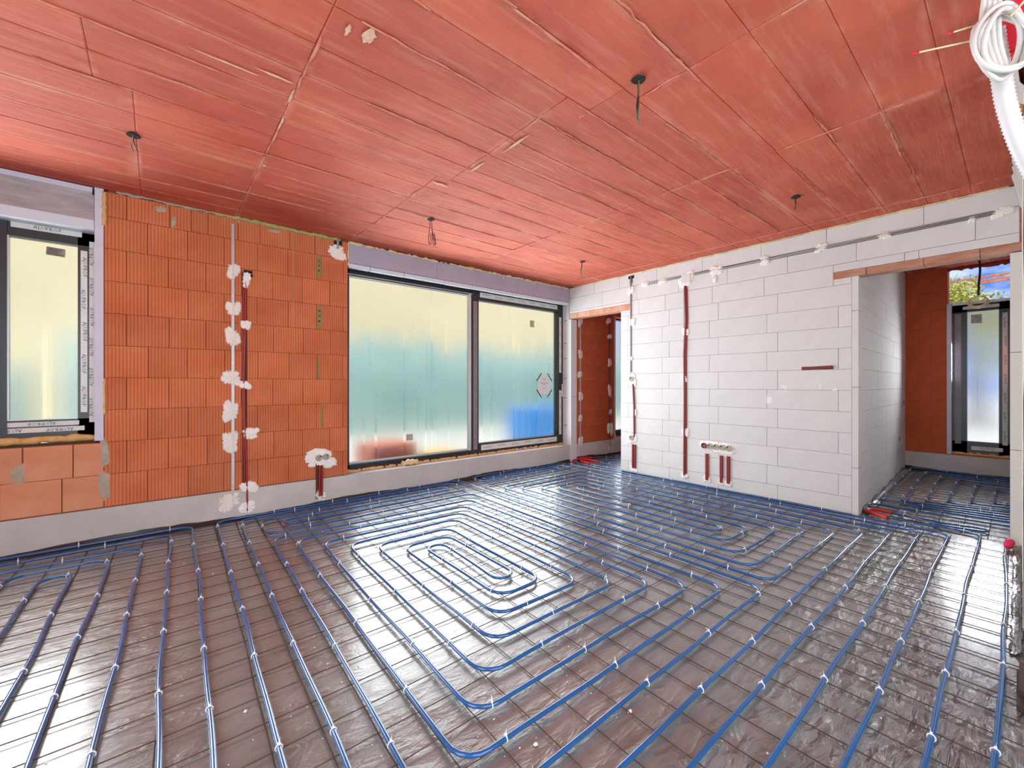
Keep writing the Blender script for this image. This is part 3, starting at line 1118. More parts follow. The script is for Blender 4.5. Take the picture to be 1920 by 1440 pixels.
P1 = Plane('y', 4.69)
w1, o1 = window('window_1', 'wide dark framed terrace window with two foggy panes', P1, [
    ('frame_rail', 'frame', 1.54, 4.972, 2.43, 2.56, -0.10, 0.0),
    ('frame_rail', 'frame', 1.54, 4.972, 0.262, 0.335, -0.10, 0.0),
    ('frame_stile', 'frame', 1.54, 1.60, 0.262, 2.56, -0.10, 0.0),
    ('frame_stile', 'frame', 3.212, 3.325, 0.262, 2.56, -0.10, 0.006),
    ('frame_stile', 'frame', 4.868, 4.972, 0.262, 2.56, -0.10, 0.006),
    ('sash_rail', 'frame', 3.325, 4.868, 2.355, 2.50, -0.09, 0.006),
    ('sash_rail', 'frame', 3.325, 4.868, 0.29, 0.412, -0.09, 0.006),
    ('reflection_line', 'bead', 1.585, 3.212, 2.392, 2.406, -0.04, -0.005),
    ('reflection_line', 'bead', 1.585, 3.18, 0.347, 0.360, -0.04, -0.008),
    ('reflection_line', 'bead', 1.595, 1.608, 0.347, 2.40, -0.04, -0.008),
    ('reflection_line', 'bead', 3.176, 3.214, 0.335, 2.42, -0.04, -0.006),
    ('reflection_line', 'frame', 1.585, 3.212, 2.406, 2.432, -0.06, -0.02),
    ('drip_strip', 'bead', 1.54, 3.22, 2.418, 2.424, -0.02, 0.012),
], [(1.55, 3.215, 0.30, 2.44, -0.03), (3.30, 4.90, 0.36, 2.42, -0.03)], [
    ('tape', 3.180, 3.210, 0.43, 2.36, -0.0055, 0.022, 0.14),
    ('tape_mauve', 3.238, 3.302, 0.34, 2.33, 0.0065, 0.026, 0.17),
    ('tape', 4.885, 4.935, 0.42, 1.12, 0.0065, 0.022, 0.17),
    ('tape', 4.885, 4.935, 1.40, 2.28, 0.0065, 0.022, 0.17),
    ('tape', 3.345, 4.845, 2.395, 2.462, 0.0065, 0.03, 0.19),
    ('tape', 3.365, 4.83, 0.318, 0.392, 0.0065, 0.03, 0.21),
])
# inner handle profile with a white strip
m = MB(); o1.box(m, 4.940, 4.956, 1.02, 1.22, 0.004, 0.03)
m.build('pull_handle', 'tape', w1)

P2 = Plane('y', 4.69)
w2, o2 = window('window_2', 'dark framed window with printed protective tape at the left border', P2, [
    ('frame_rail', 'frame', -1.9, -0.372, 2.30, 2.47, -0.08, 0.0),
    ('frame_rail', 'frame', -1.9, -0.372, 0.80, 0.952, -0.08, 0.0),
    ('frame_stile', 'frame', -0.478, -0.372, 0.80, 2.47, -0.08, 0.0),
    ('frame_stile', 'frame', -0.925, -0.836, 0.85, 2.42, -0.08, 0.012),
    ('frame_stile', 'frame', -1.9, -1.82, 0.80, 2.47, -0.08, 0.0),
    ('reflection_line', 'bead', -0.838, -0.828, 0.952, 2.30, -0.03, 0.002),  # pale bar standing in for the bright reflection along the pane edge
    ('reflection_line', 'bead', -0.836, -0.478, 0.952, 0.958, -0.03, -0.004),
], [(-0.86, -0.45, 0.92, 2.34, -0.025), (-1.85, -0.90, 0.92, 2.34, -0.025)], [
    ('tape', -0.82, -0.455, 2.362, 2.402, 0.001, 0.034, 0.2),
    ('tape', -1.4, -0.43, 2.412, 2.447, 0.001, 0.034, 0.2, -1),
    ('tape', -0.86, -0.47, 0.905, 0.938, 0.001, 0.034, 0.2, -1),
    ('tape', -1.5, -0.44, 0.86, 0.895, 0.001, 0.034, 0.24, -1),
    ('tape', -0.462, -0.425, 1.00, 2.26, 0.001, 0.036, 0.21),
    ('tape', -0.414, -0.384, 0.92, 2.34, 0.001, 0.034, 0.21, -1),
    ('tape', -0.918, -0.888, 1.0, 2.25, 0.013, 0.034, 0.3),
])
P3 = Plane('x', HX + 0.10)
w3, o3 = window('window_3', 'narrow tall dark framed window at the end of the hall', P3, [
    ('frame_rail', 'frame', 0.055, 0.60, 2.20, 2.30, -0.08, 0.0),
    ('frame_rail', 'frame', 0.055, 0.60, 0.28, 0.44, -0.08, 0.0),
    ('frame_stile', 'frame', 0.46, 0.60, 0.28, 2.30, -0.08, 0.0),
    ('frame_stile', 'frame', 0.055, 0.175, 0.28, 2.30, -0.08, 0.0),
    ('frame_cap', 'bead', 0.055, 0.62, 2.30, 2.335, -0.10, 0.02),
], [(0.16, 0.48, 0.42, 2.22, -0.03)], [
    ('tape_mauve', 0.515, 0.575, 0.40, 2.18, 0.001, 0, 0.2),
    ('tape', 0.10, 0.145, 0.42, 2.15, 0.001, 0.03, 0.22),
    ('tape', 0.17, 0.50, 2.235, 2.275, 0.001, 0.03, 0.18),
    ('tape', 0.14, 0.42, 0.33, 0.38, 0.001, 0.03, 0.18),
], 'pane_clear')
P4 = Plane('y', 4.69)
w4, o4 = window('window_4', 'sliver of a bright window beyond the narrow doorway', P4, [
    ('frame_rail', 'frame', 6.15, 7.6, 2.38, 2.50, -0.08, 0.0),
    ('frame_rail', 'frame', 6.15, 7.6, 0.27, 0.38, -0.08, 0.0),
    ('frame_stile', 'frame', 6.13, 6.20, 0.27, 2.50, -0.08, 0.0),
    ('frame_stile', 'frame', 7.52, 7.6, 0.27, 2.50, -0.08, 0.0),
], [(6.18, 7.54, 0.36, 2.42, -0.03)], (), 'pane_clear')
w5, o5 = window('added_window_rear', 'unseen window added in the rear wall for fill light', Plane('y', -2.68), [  # invented window, added to go with the rear fill lamp
    ('frame_rail', 'frame', -1.8, 2.4, 2.37, 2.45, -0.04, 0.04),
    ('frame_rail', 'frame', -1.8, 2.4, 0.45, 0.53, -0.04, 0.04),
    ('frame_stile', 'frame', -1.8, -1.72, 0.45, 2.45, -0.04, 0.04),
    ('frame_stile', 'frame', 0.26, 0.34, 0.45, 2.45, -0.04, 0.04),
    ('frame_stile', 'frame', 2.32, 2.4, 0.45, 2.45, -0.04, 0.04),
], [(-1.74, 0.28, 0.5, 2.4, 0.0), (0.32, 2.34, 0.5, 2.4, 0.0)], (), 'pane')

w6, o6 = window('added_window_left', 'unseen window added in the left wall for fill light', Plane('x', -2.38), [  # invented window, added to go with the left fill lamp
    ('frame_rail', 'frame', -1.4, 2.2, 2.37, 2.45, -0.04, 0.04),
    ('frame_rail', 'frame', -1.4, 2.2, 0.45, 0.53, -0.04, 0.04),
    ('frame_stile', 'frame', -1.4, -1.32, 0.45, 2.45, -0.04, 0.04),
    ('frame_stile', 'frame', 0.36, 0.44, 0.45, 2.45, -0.04, 0.04),
    ('frame_stile', 'frame', 2.12, 2.2, 0.45, 2.45, -0.04, 0.04),
], [(-1.34, 0.38, 0.5, 2.4, 0.0), (0.42, 2.14, 0.5, 2.4, 0.0)], (), 'pane')

def foam_run(root, pts, r, mat, name='foam_seal', step=0.03, lump=0.5, wob=.006):
    P = resample(pts, step)
    m = MB()
    m.tube([p + Vector((random.uniform(-wob, wob), random.uniform(-wob, wob), random.uniform(-wob, wob))) for p in P], r, 8, True,
           [r * random.uniform(1 - lump, 1 + lump) for _ in P])
    return m.build(name, mat, root)
# foam under the terrace window: a row of separate squeezed lumps
a = 1.56
while a < 4.92:
    L = random.uniform(0.12, 0.42)
    foam_run(w1, [(a, -0.02, 0.270), (min(a + L, 4.94), -0.02, 0.270)], 0.017, 'foam', step=0.025, lump=0.35)
    a += L + random.uniform(0.005, 0.03)
foam_run(w1, [(2.20, -0.06, 0.285), (2.26, -0.07, 0.30), (2.38, -0.06, 0.285)], 0.035, 'foam_pale', step=0.03, lump=0.35)['label'] = 'large lump of pale foam'
foam_run(w2, [(-1.8, -0.03, 0.805), (-0.36, -0.03, 0.805)], 0.026, 'foam', lump=0.3)
foam_run(w2, [(-1.8, -0.02, 2.462), (-0.38, -0.02, 2.462)], 0.016, 'foam_pale', lump=0.3)
foam_run(w3, [(-0.03, 0.06, 0.272), (-0.03, 0.60, 0.272)], 0.02, 'foam', lump=0.3)
foam_run(w4, [(6.15, -0.03, 0.272), (7.5, -0.03, 0.272)], 0.015, 'foam', lump=0.3)

# stickers on the panes (print side faces the room)
def sticker(root_plane, label, a, b, w, h, lines, name='sticker', skew=0.0):
    t = thing(name, label, 'sticker', root_plane.pt(a, b, -0.027))
    off = Plane(root_plane.kind, 0)
    mb = MB(); off.box(mb, -w / 2, w / 2, -h / 2, h / 2, 0, 0.0015)
    mb.build('label_sheet', 'sticker', t)
    for i in range(lines):
        mb = MB()
        zz = h / 2 - h * (i + 1) / (lines + 1)
        off.box(mb, -w * 0.4, w * random.uniform(0.1, 0.4), zz - h * .03, zz + h * .03, 0.0015, 0.002)
        mb.build('print_line', 'ink_grey', t)
    t.rotation_euler = (0, skew, 0) if root_plane.kind == 'y' else (0, 0, 0)
    return t
sticker(P2, 'small tan label stuck to the left window pane near its top', -0.598, 2.228, 0.10, 0.062, 5, skew=0.05)
sticker(P1, 'small label low on the left pane of the terrace window', 2.329, 0.578, 0.085, 0.075, 3)
sticker(P1, 'tiny square label high on the right pane of the terrace window', 4.333, 2.128, 0.085, 0.10, 2)
sticker(P3, 'grey label near the top of the hall window pane', 0.375, 2.10, 0.10, 0.12, 2)

def notice():
    t = thing('paper_notice', 'white paper notice held by four black tapes on the right pane', 'notice', P1.pt(4.585, 1.20, -0.022))
    off = Plane('y', 0)
    w, h = 0.13, 0.14
    c = 0.05
    mb = MB()
    pts = [(-w + c, -h), (w - c, -h), (w, -h + c), (w, h - c), (w - c, h), (-w + c, h), (-w, h - c), (-w, -h + c)]
    vs = [off.pt(a, b, 0.0) for a, b in pts] + [off.pt(a, b, 0.0015) for a, b in pts]
    mb.add(vs, [tuple(range(8, 16)), tuple(reversed(range(8)))] + [(i, (i + 1) % 8, 8 + (i + 1) % 8, 8 + i) for i in range(8)])
    mb.build('sheet', 'paper', t)
    for zz, ww in ((0.09, .035), (0.035, .085), (0.01, .03), (-0.04, .03)):
        mb = MB(); off.box(mb, -ww, ww, zz - .004, zz + .004, 0.0015, 0.002)
        mb.build('print_line', 'ink_grey', t)
    for sx, sz in ((1, 1), (-1, 1), (1, -1), (-1, -1)):
        mb = MB()
        p = Vector(off.pt(sx * (w - c / 2 + .01) - sx * .05, sz * (h - c / 2 + .01) + sz * .06, .003))
        q = Vector(off.pt(sx * (w - c / 2 + .01) + sx * .05, sz * (h - c / 2 + .01) - sz * .06, .003))
        d = (q - p).normalized()
        n = Vector((-d.z, 0, d.x)) * 0.009
        y = Vector((0, -0.001, 0))
        mb.add([p - n, q - n, q + n, p + n, p - n + y, q - n + y, q + n + y, p + n + y],
               [(0, 1, 2, 3), (7, 6, 5, 4), (0, 4, 5, 1), (1, 5, 6, 2), (2, 6, 7, 3), (3, 7, 4, 0)])
        mb.build('tape_strip', 'ink', t)
notice()

# ---- shutter boxes over the windows
def shutter_boxes():
    t = thing('shutter_box', 'lilac foam shutter box above the terrace window', 'shutter box', (0, WA, 2.5))
    for x0, x1, mt in ((1.545, 2.60, 'lilac'), (2.60, 3.90, 'greybox'), (3.90, 4.965, 'lilac')):
        m = MB()
        m.box(x0 + .001, x1 - .001, -0.004, 0.10, 0.0, 0.205)
        m.build('foam_panel', 'lilac', t)
        m = MB()
        m.box(x0 + .001, x1 - .001, -0.0055, -0.003, 0.098, 0.1015)
        m.build('panel_groove', 'greybox', t)
    a = 1.545
    for x1 in (1.78, 2.18, 2.72, 3.12, 3.42, 3.8, 4.1, 4.5, 4.965):
        m = MB()
        m.box(a + .004, x1 - .004, 0.004, 0.055, -0.042 - random.uniform(0, .006), -0.004)
        m.build('bottom_flange', 'flange', t)
        a = x1
    foam_run(t, [(1.55, 0.004, 0.213), (4.96, 0.004, 0.213)], 0.013, 'foam_pale', 'foam_bead', lump=.7)
    foam_run(t, [(1.543, 0.0, -0.04), (1.543, 0.0, 0.21)], 0.009, 'foam_pale', 'foam_bead', lump=.5)
    for x in (3.10, 3.35, 3.62, 4.2):
        foam_run(t, [(x, -0.004, 0.21), (x + .01, -0.006, 0.17)], 0.010, 'foam_pale', 'foam_drip', lump=.4)
    for x in (2.62, 2.68, 2.75, 3.05, 3.08):
        m = MB(); m.box(x, x + .02, -0.012, -0.006, 0.205, 0.218)
        m.build('pit', 'dark', t)
    t = thing('shutter_box', 'stained grey shutter box above the side window', 'shutter box', (0, WA, 2.4))
    m = MB(); m.box(-1.9, -0.376, 0.014, 0.16, 0.075, 0.285)
    m.build('front_panel', 'greybox', t)
    m = MB(); m.box(-1.9, -0.376, 0.004, 0.03, 0.285, 0.322)
    m.build('top_flange', 'lilac_pale', t)
    m = MB(); m.box(-1.9, -0.376, 0.006, 0.15, 0.0, 0.074)
    m.build('bottom_flange', 'flange', t)
    m = MB(); m.box(-0.384, -0.374, -0.002, 0.01, 0.268, 0.318)
    m.build('end_gap', 'dark', t)
shutter_boxes()

# black membrane upstand along the foot of the walls
def upstand(name, label, p, q, nrm, hgt, seed):
    rnd = random.Random(seed)
    p, q, nrm = Vector(p), Vector(q), Vector(nrm)
    n = int((q - p).length / 0.06)
    vs, fs = [], []
    ph = rnd.uniform(0, 6)
    for i in range(n + 1):
        c = p + (q - p) * (i / n)
        hh = hgt * (0.75 + 0.3 * math.sin(i * 0.21 + ph) + rnd.uniform(-.1, .1))
        w = 0.012 + 0.008 * math.sin(i * .5 + ph)
        vs += [c + nrm * 0.05 + Vector((0, 0, 0.003)), c + nrm * (w + .01) + Vector((0, 0, 0.006)), c + nrm * 0.014 + Vector((0, 0, hh * .5)), c + nrm * 0.004 + Vector((0, 0, max(.01, hh)))]
    for i in range(n):
        for k in range(3):
            a = i * 4 + k
            fs.append((a, a + 1, a + 5, a + 4))
    mb = MB()
    mb.add(vs, fs, True)
    return structure(mb.build(name, 'edge'), label, 'trim')
upstand('trim_1', 'black membrane upstand along the foot of the concrete plinth', (-2.2, WA - .014, 0), (4.95, WA - .014, 0), (0, -1, 0), 0.045, 1)
upstand('trim_2', 'low dark membrane edge along the foot of the white block wall', (WB - .002, 1.0, 0), (WB - .002, 3.56, 0), (-1, 0, 0), 0.015, 2)
upstand('trim_3', 'black membrane along the plinth in the hall', (HX - .022, -0.5, 0), (HX - .022, 1.07, 0), (-1, 0, 0), 0.05, 3)
upstand('trim_4', 'black membrane along the plinth behind the narrow doorway', (5.12, WA - .014, 0), (8.3, WA - .014, 0), (0, -1, 0), 0.06, 4)

# crumpled grey film turned up against the near wall and the hall side wall
def film_fold(name, label, p, q, nrm, hgt, wid, seed):
    rnd = random.Random(seed)
    p, q, nrm = Vector(p), Vector(q), Vector(nrm)
    n = int((q - p).length / 0.03)
    vs, fs = [], []
    for i in range(n + 1):
        c = p + (q - p) * (i / n)
        k = 0.7 + 0.3 * math.sin(i * 0.35) + rnd.uniform(-.15, .15)
        for f, z in ((1.0, 0.002), (0.75, 0.008), (0.5, 0.006), (0.3, 0.018), (0.12, 0.5 * hgt), (0.04, hgt)):
            vs.append(c + nrm * (wid * f * (0.9 + rnd.uniform(-.1, .1))) + Vector((0, 0, z * k + rnd.uniform(0, .004))))
    for i in range(n):
        for j in range(5):
            a = i * 6 + j
            fs.append((a, a + 1, a + 7, a + 6))
    mb = MB()
    mb.add(vs, fs, True)
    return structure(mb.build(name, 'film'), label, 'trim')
film_fold('trim_5', 'crumpled film edge turned up against the cream wall at the right border', (2.95, -0.006, 0), (4.95, -0.006, 0), (0, 1, 0), 0.05, 0.04, 5)
film_fold('trim_6', 'crumpled film edge along the foot of the hall side wall', (5.12, 0.952, 0), (8.2, 1.055, 0), (0, -1, 0), 0.05, 0.06, 6)

# ================================================================== STEEL MESH
SH = 0.03
def sx(x, y):
    return x + SH * (y - 2.5)
def mesh_sheet(label, x0, x1, y0, y1, ox, oy, step, skip=None, group=None):
    t = thing('reinforcing_mesh', label, 'steel mesh', ((x0 + x1) / 2, (y0 + y1) / 2, 0.0))
    cx, cy = (x0 + x1) / 2, (y0 + y1) / 2
    rnd = random.Random(int(x0 * 100))
    y = oy
    while y < y1:
        if y > y0:
            m = MB()
            n = int((x1 - x0) / 0.3)
            m.tube([(x0 + (x1 - x0) * i / n - cx, y - cy + rnd.uniform(-.003, .003), 0.0085 + rnd.uniform(-.0015, .002)) for i in range(n + 1)], 0.0024, 4, False)
            m.build('wire', 'rust', t)
        y += step
    x = ox
    while x < x1:
        if x > x0:
            m = MB()
            n = int((y1 - y0) / 0.3)
            pts = []
            for i in range(n + 1):
                yy = y0 + (y1 - y0) * i / n
                pts.append((sx(x, yy) - cx + rnd.uniform(-.003, .003), yy - cy, 0.005 + rnd.uniform(-.001, .001)))
            m.tube(pts, 0.0024, 4, False)
            m.build('wire', 'rust', t)
        x += step
    return t
mesh_sheet('rusty steel wire mesh lying under the pipes of the main room', -1.3, 4.88, -0.5, 4.46, -1.211, -0.408, 0.1527)
mesh_sheet('steel wire mesh lying under the pipes of the hall', 5.0, 8.28, -0.5, 0.93, 5.06, -0.44, 0.15)

# ================================================================== HEATING PIPES
PR = 0.0088
PZ = 0.0205
def tie_mesh():
    mb = MB()
    ring = [(0, math.cos(2 * PI * i / 9) * 0.0108, math.sin(2 * PI * i / 9) * 0.0122 - 0.0012) for i in range(10)]
    mb.tube(ring, 0.0024, 4, False)
    mb.box(-0.0035, 0.0035, -0.003, 0.004, 0.0095, 0.0165)
    mb.add([(-0.0018, 0, 0.015), (0.0018, 0, 0.015), (0.001, 0.004, 0.034), (-0.001, 0.004, 0.034), (-0.0018, 0.0015, 0.015), (0.0018, 0.0015, 0.015)],
           [(0, 1, 2, 3), (5, 4, 3, 2), (0, 3, 4), (1, 5, 2)])
    return mb.data('cable_tie', 'tie')
TIE = tie_mesh()
def pipe(label, pts, shear=True, r=0.10, tie_step=0.55, wob=0.006, group=None, ties=True, tie_from=0.0, zprof=None, region=None):
    P2 = [Vector((sx(x, y) if shear else x, y, 0)) for x, y in pts]
    F_ = fillet(P2, r)
    R_ = resample(F_, 0.035)
    rnd = random.Random(len(pts) * 31 + int(pts[0][0] * 1000))
    c1, c2, c3 = (rnd.uniform(0, 6) for _ in range(3))
    out = []
    s_ = 0
    n = len(R_)
    for i, p in enumerate(R_):
        t = (R_[min(i + 1, n - 1)] - R_[max(i - 1, 0)]).normalized()
        side = Vector((-t.y, t.x, 0))
        s_ += 0.035
        w = wob * (0.6 * math.sin(s_ * 2.1 + c1) + 0.4 * math.sin(s_ * 4.7 + c2)) + 0.0015 * math.sin(s_ * 9 + c3)
        z = PZ + 0.002 * math.sin(s_ * 1.7 + c2) + (zprof(p) if zprof else 0)
        out.append(Vector((p.x, p.y, z)) + side * w)
    base = out[0]
    t = thing('heating_pipe', label, 'pipe', tuple(base), group)
    mb = MB()
    mb.tube([p - base for p in out], PR, 10, True)
    mb.build('pipe_run', 'pipe', t)
    if ties:
        s_ = tie_step * rnd.uniform(0.2, 0.9)
        nxt = s_
        acc = 0
        cnt = 0
        for i in range(1, n - 1):
            acc += 0.035
            if acc < nxt:
                continue
            nxt = acc + tie_step * rnd.uniform(0.8, 1.2)
            p = out[i]
            if region and not region(p):
                continue
            d = out[i + 1] - out[i - 1]
            o = link('cable_tie', TIE, t, tuple(p - base))
            o.rotation_euler = (0, 0, math.atan2(d.y, d.x) + (PI if rnd.random() < .5 else 0))
            cnt += 1
    return t

def inview(p):
    # ties only where the floor can be seen from the room
    return p.y > 0.0 or p.x > 1.2
pipe('blue heating pipe looping in the left foreground under the side window',
     [(0.165, -0.6), (0.165, 4.475), (-1.21, 4.47), (-1.21, 0.2), (0.02, 0.2), (0.02, 4.33), (-1.06, 4.31), (-1.06, 0.35), (-0.14, 0.35), (-0.14, 4.155),
      (-0.91, 4.14), (-0.91, 0.5), (-0.297, 0.5), (-0.297, 4.0), (-0.757, 4.0), (-0.757, 0.65), (-0.445, 0.65), (-0.445, 3.84), (-0.60, 3.84), (-0.60, 0.9)],
     tie_step=0.5, wob=0.010, region=inview)
pipe('blue heating pipe wound into the spiral in the middle of the room',
     [(0.335, -0.6), (0.335, 4.49), (2.80, 4.49), (2.77, 0.957), (0.635, 0.957), (0.635, 3.70), (2.455, 3.65), (2.46, 1.258), (0.92, 1.258), (0.92, 3.385),
      (2.15, 3.34), (2.15, 1.568), (1.225, 1.568), (1.225, 3.06), (1.84, 3.04), (1.84, 1.885), (1.505, 1.885), (1.495, 2.79), (1.635, 2.79), (1.61, 2.045),
      (1.745, 2.045), (1.745, 2.90), (1.37, 2.90), (1.37, 1.728), (2.0, 1.73), (2.0, 3.21), (1.065, 3.21), (1.065, 1.41), (2.31, 1.41), (2.295, 3.50),
      (0.775, 3.545), (0.775, 1.11), (2.6, 1.11), (2.6, 3.84), (0.63, 3.84), (0.63, 4.27), (2.50, 4.26), (2.50, 4.145), (0.80, 4.155), (0.80, 4.02),
      (2.66, 4.02), (2.66, 4.41), (0.495, 4.41), (0.485, -0.6)], region=inview)
pipe('blue heating pipe wound into the spiral beside the white block wall',
     [(0.78, -0.6), (0.78, 0.66), (4.64, 0.665), (4.66, 4.50), (3.0, 4.50), (3.0, 4.20), (4.33, 4.20), (4.33, 4.31), (3.11, 4.31), (3.11, 4.405), (4.50, 4.405),
      (4.50, 4.07), (2.89, 4.06), (2.89, 0.965), (4.30, 0.965), (4.31, 3.72), (3.185, 3.72), (3.185, 1.28), (3.98, 1.28), (3.98, 3.44), (3.51, 3.44), (3.50, 1.58),
      (3.66, 1.58), (3.66, 3.29), (3.83, 3.29), (3.82, 1.43), (3.34, 1.43), (3.36, 3.59), (4.14, 3.59), (4.16, 1.125), (3.03, 1.125), (3.03, 3.86), (4.46, 3.86),
      (4.47, 0.81), (0.63, 0.80), (0.63, -0.6)], region=inview)
pipe('blue heating pipe running past the block wall to the red sleeve on the sill side',
     [(0.93, -0.6), (0.93, 0.505), (4.80, 0.515), (4.80, 3.9), (4.86, 4.38), (4.94, 4.45)], region=inview)
pipe('blue heating pipe nearest the white block wall, ending in the curved door sleeve',
     [(1.08, -0.6), (1.08, 0.353), (4.915, 0.36), (4.915, 3.5), (4.915, 4.15)], region=inview)
pipe('blue heating pipe turning at the wide opening into the hall sleeve',
     [(1.23, -0.6), (1.23, 0.197), (5.10, 0.20), (5.115, 0.36), (5.065, 0.6), (5.062, 0.775)], region=inview)
last_pipe = pipe('blue heating pipe at the right border ending under the pink cap',
     [(1.38, -0.6), (1.38, 0.045), (3.4, 0.052), (4.84, 0.058)], region=inview, wob=.009)
# hall
pipe('dark blue pipe hairpin lying beyond the hall sleeve', [(5.236, 0.775), (5.19, 0.5), (5.26, 0.17), (5.15, 0.165), (5.10, 0.42), (5.33, 0.93), (5.40, 0.965),
     (5.50, 0.955), (5.45, 0.62), (5.58, -0.45)], shear=False, r=0.05, tie_step=0.7)
pipe('blue heating pipe wound in rows on the hall floor',
     [(5.95, -0.4), (5.74, 0.94), (8.30, 0.985), (8.20, -0.4), (8.05, -0.4), (8.12, 0.82), (5.86, 0.785), (6.10, -0.4), (6.20, -0.35), (5.99, 0.62), (7.92, 0.66), (7.86, -0.4),
      (7.72, -0.4), (7.71, 0.50), (6.13, 0.47), (6.30, -0.4), (6.44, -0.4), (6.26, 0.31), (7.46, 0.34), (7.44, -0.4), (7.25, -0.4), (7.24, 0.18), (6.43, 0.165), (6.55, -0.4)],
     shear=False, r=0.06, tie_step=0.6)
pipe('thin blue pipe row beside the hall pipe rows', [(5.72, -0.45), (5.62, 0.55), (5.69, 0.80), (5.73, 0.55), (5.84, -0.45)], shear=False, r=0.04, tie_step=.8)
# bedroom
pipe('blue heating pipe rows on the floor beyond the narrow doorway',
     [(5.40, 4.46), (5.62, 4.44), (5.62, 2.4), (5.77, 2.4), (5.77, 4.36), (5.93, 4.36), (5.93, 2.4), (6.08, 2.4), (6.08, 4.3), (6.24, 4.3), (6.24, 2.4), (6.4, 2.4), (6.4, 4.4), (6.56, 4.4), (6.56, 2.4)],
     shear=False, r=0.07, tie_step=0.5)
pipe('blue heating pipe leaving the curved sleeve beyond the narrow doorway',
     [(5.20, 4.16), (5.20, 2.4), (5.34, 2.4), (5.34, 4.2), (5.48, 4.2), (5.48, 2.4)], shear=False, r=0.07, tie_step=0.5)

def sleeve(label, pts, r=0.015):
    P = smooth_curve(pts, 10)
    base = P[0]
    t = thing('pipe_sleeve', label, 'sleeve', tuple(base))
    mb = MB()
    ribbed([p - base for p in P], r, 0.010, 0.0016, mb)
    mb.build('corrugated_hose', 'sleeve', t)
    for e, f in ((0, 1), (-1, -2)):
        d = (P[f] - P[e]).normalized()
        m = MB()
        m.tube([P[e] - base - d * .002, P[e] - base + d * 0.004], r * 1.08, 10)
        m.build('hose_end', 'sleeve', t)
sleeve('straight red corrugated sleeve in the doorway beside the concrete plinth', [(4.965, 4.455, .026), (5.10, 4.48, .034), (5.25, 4.485, .034), (5.40, 4.46, .026)])
sleeve('curved red corrugated sleeve in the narrow doorway', [(4.965, 4.14, .026), (5.0, 4.30, .03), (5.08, 4.40, .032), (5.17, 4.38, .032), (5.20, 4.28, .03), (5.20, 4.15, .026)])
sleeve('bent red corrugated sleeve at the corner of the hall opening', [(5.012, 0.76, .026), (5.05, 0.85, .028), (5.105, 0.915, .03), (5.18, 0.915, .03), (5.235, 0.86, .028), (5.236, 0.765, .026)], 0.016)

# pink cap on the last pipe end
m = MB()
P = [Vector((4.785, 0.057, 0.022)), Vector((4.82, .053, 0.032)), Vector((4.85, .046, 0.05)), Vector((4.86, .042, 0.068))]
m.tube(smooth_curve([p - last_pipe.location for p in P], 5), 0.02, 10, True, [0.014, .019, .022, .024, .024, .025, .024, .024, .025, .026, .026, .025, .024, .022, .018, .010])
cap = m.build('end_cap', 'pink', last_pipe)
cap['label'] = 'crimson pink cap'
m = MB(); m.tube([Vector((4.83, .033, 0.022)) - last_pipe.location, Vector((4.845, .022, 0.026)) - last_pipe.location], 0.010, 8)
m.build('brass_stub', 'foam', cap)
# small yellow plug
t = thing('plastic_plug', 'tiny yellow plastic plug between the blue pipes', 'plug', (3.62, 2.50, 0.012))
m = MB(); m.tube([(-0.02, 0, 0), (0.0, 0, 0.004), (0.02, 0.004, 0)], 0.013, 8, True, [0.008, 0.015, 0.009])
m.build('plug_body', 'yellow', t)
m = MB(); m.tube([(0.02, 0.004, 0), (0.045, 0.01, -0.002)], 0.005, 6)
m.build('plug_tail', 'yellow', t)

# crumbs of plaster scattered over the film
def crumbs():
    rnd = random.Random(21)
    mb = MB()
    def one(x, y, s):
        ph = rnd.uniform(0, 6)
        k = 5
        vs = [(x + s * math.cos(ph + 6.28 * i / k) * rnd.uniform(.5, 1.2), y + s * math.sin(ph + 6.28 * i / k) * rnd.uniform(.5, 1.2), 0.0008) for i in range(k)]
        vs.append((x, y, 0.0008 + s * 0.7))
        mb.add(vs, [(i, (i + 1) % k, k) for i in range(k)])
    for _ in range(150):
        x, y = rnd.gauss(0.75, 0.5), rnd.gauss(1.55, 0.5)
        if 0.05 < y < 4 and x > -0.6:
            one(x, y, rnd.choice((0.0022, 0.003, 0.003, 0.005)))
    for _ in range(90):
        one(rnd.uniform(-0.4, 4.7), rnd.uniform(0.2, 4.2), rnd.choice((0.003, 0.004, 0.006)))
    for x, y, s in ((0.98, 1.05, .012), (1.35, 0.93, .012), (2.1, 1.0, .010), (0.25, 1.85, .01), (-.1, 2.05, .009), (2.75, 1.05, .012), (0.62, 1.15, .010)):
        one(x, y, s)
    o = mb.build('plaster_crumbs', 'crumb')
    tag(o, 'white plaster crumbs scattered over the floor film', 'crumbs', kind='stuff')
crumbs()

# ================================================================== ELECTRICS ON THE BRICK WALL
def wall_run(name, label, cat, pl, parts, dabs, dab_mat='plaster', dab_th=0.012):
    t = thing(name, label, cat, pl.pt(0, 0, 0))
    off = Plane(pl.kind, 0)
    for nm, mat, kind, *args in parts:
        m = MB()
        if kind == 'box':
            off.box(m, *args[0])
        elif kind == 'tube':
            pts, r = args
            m.tube([off.pt(*p) for p in pts], r, 8)
        elif kind == 'rib':
            pts, r = args
            ribbed([off.pt(*p) for p in pts], r, 0.012, 0.0012, m, 8)
        m.build(nm, mat, t)
    for i, (a, b, ra, rb) in enumerate(dabs):
        dab(off, a, b, ra, rb, dab_th, seed=i * 7 + int(a * 100), spike=0.24).build('plaster_dab', dab_mat, t)
    return t, off

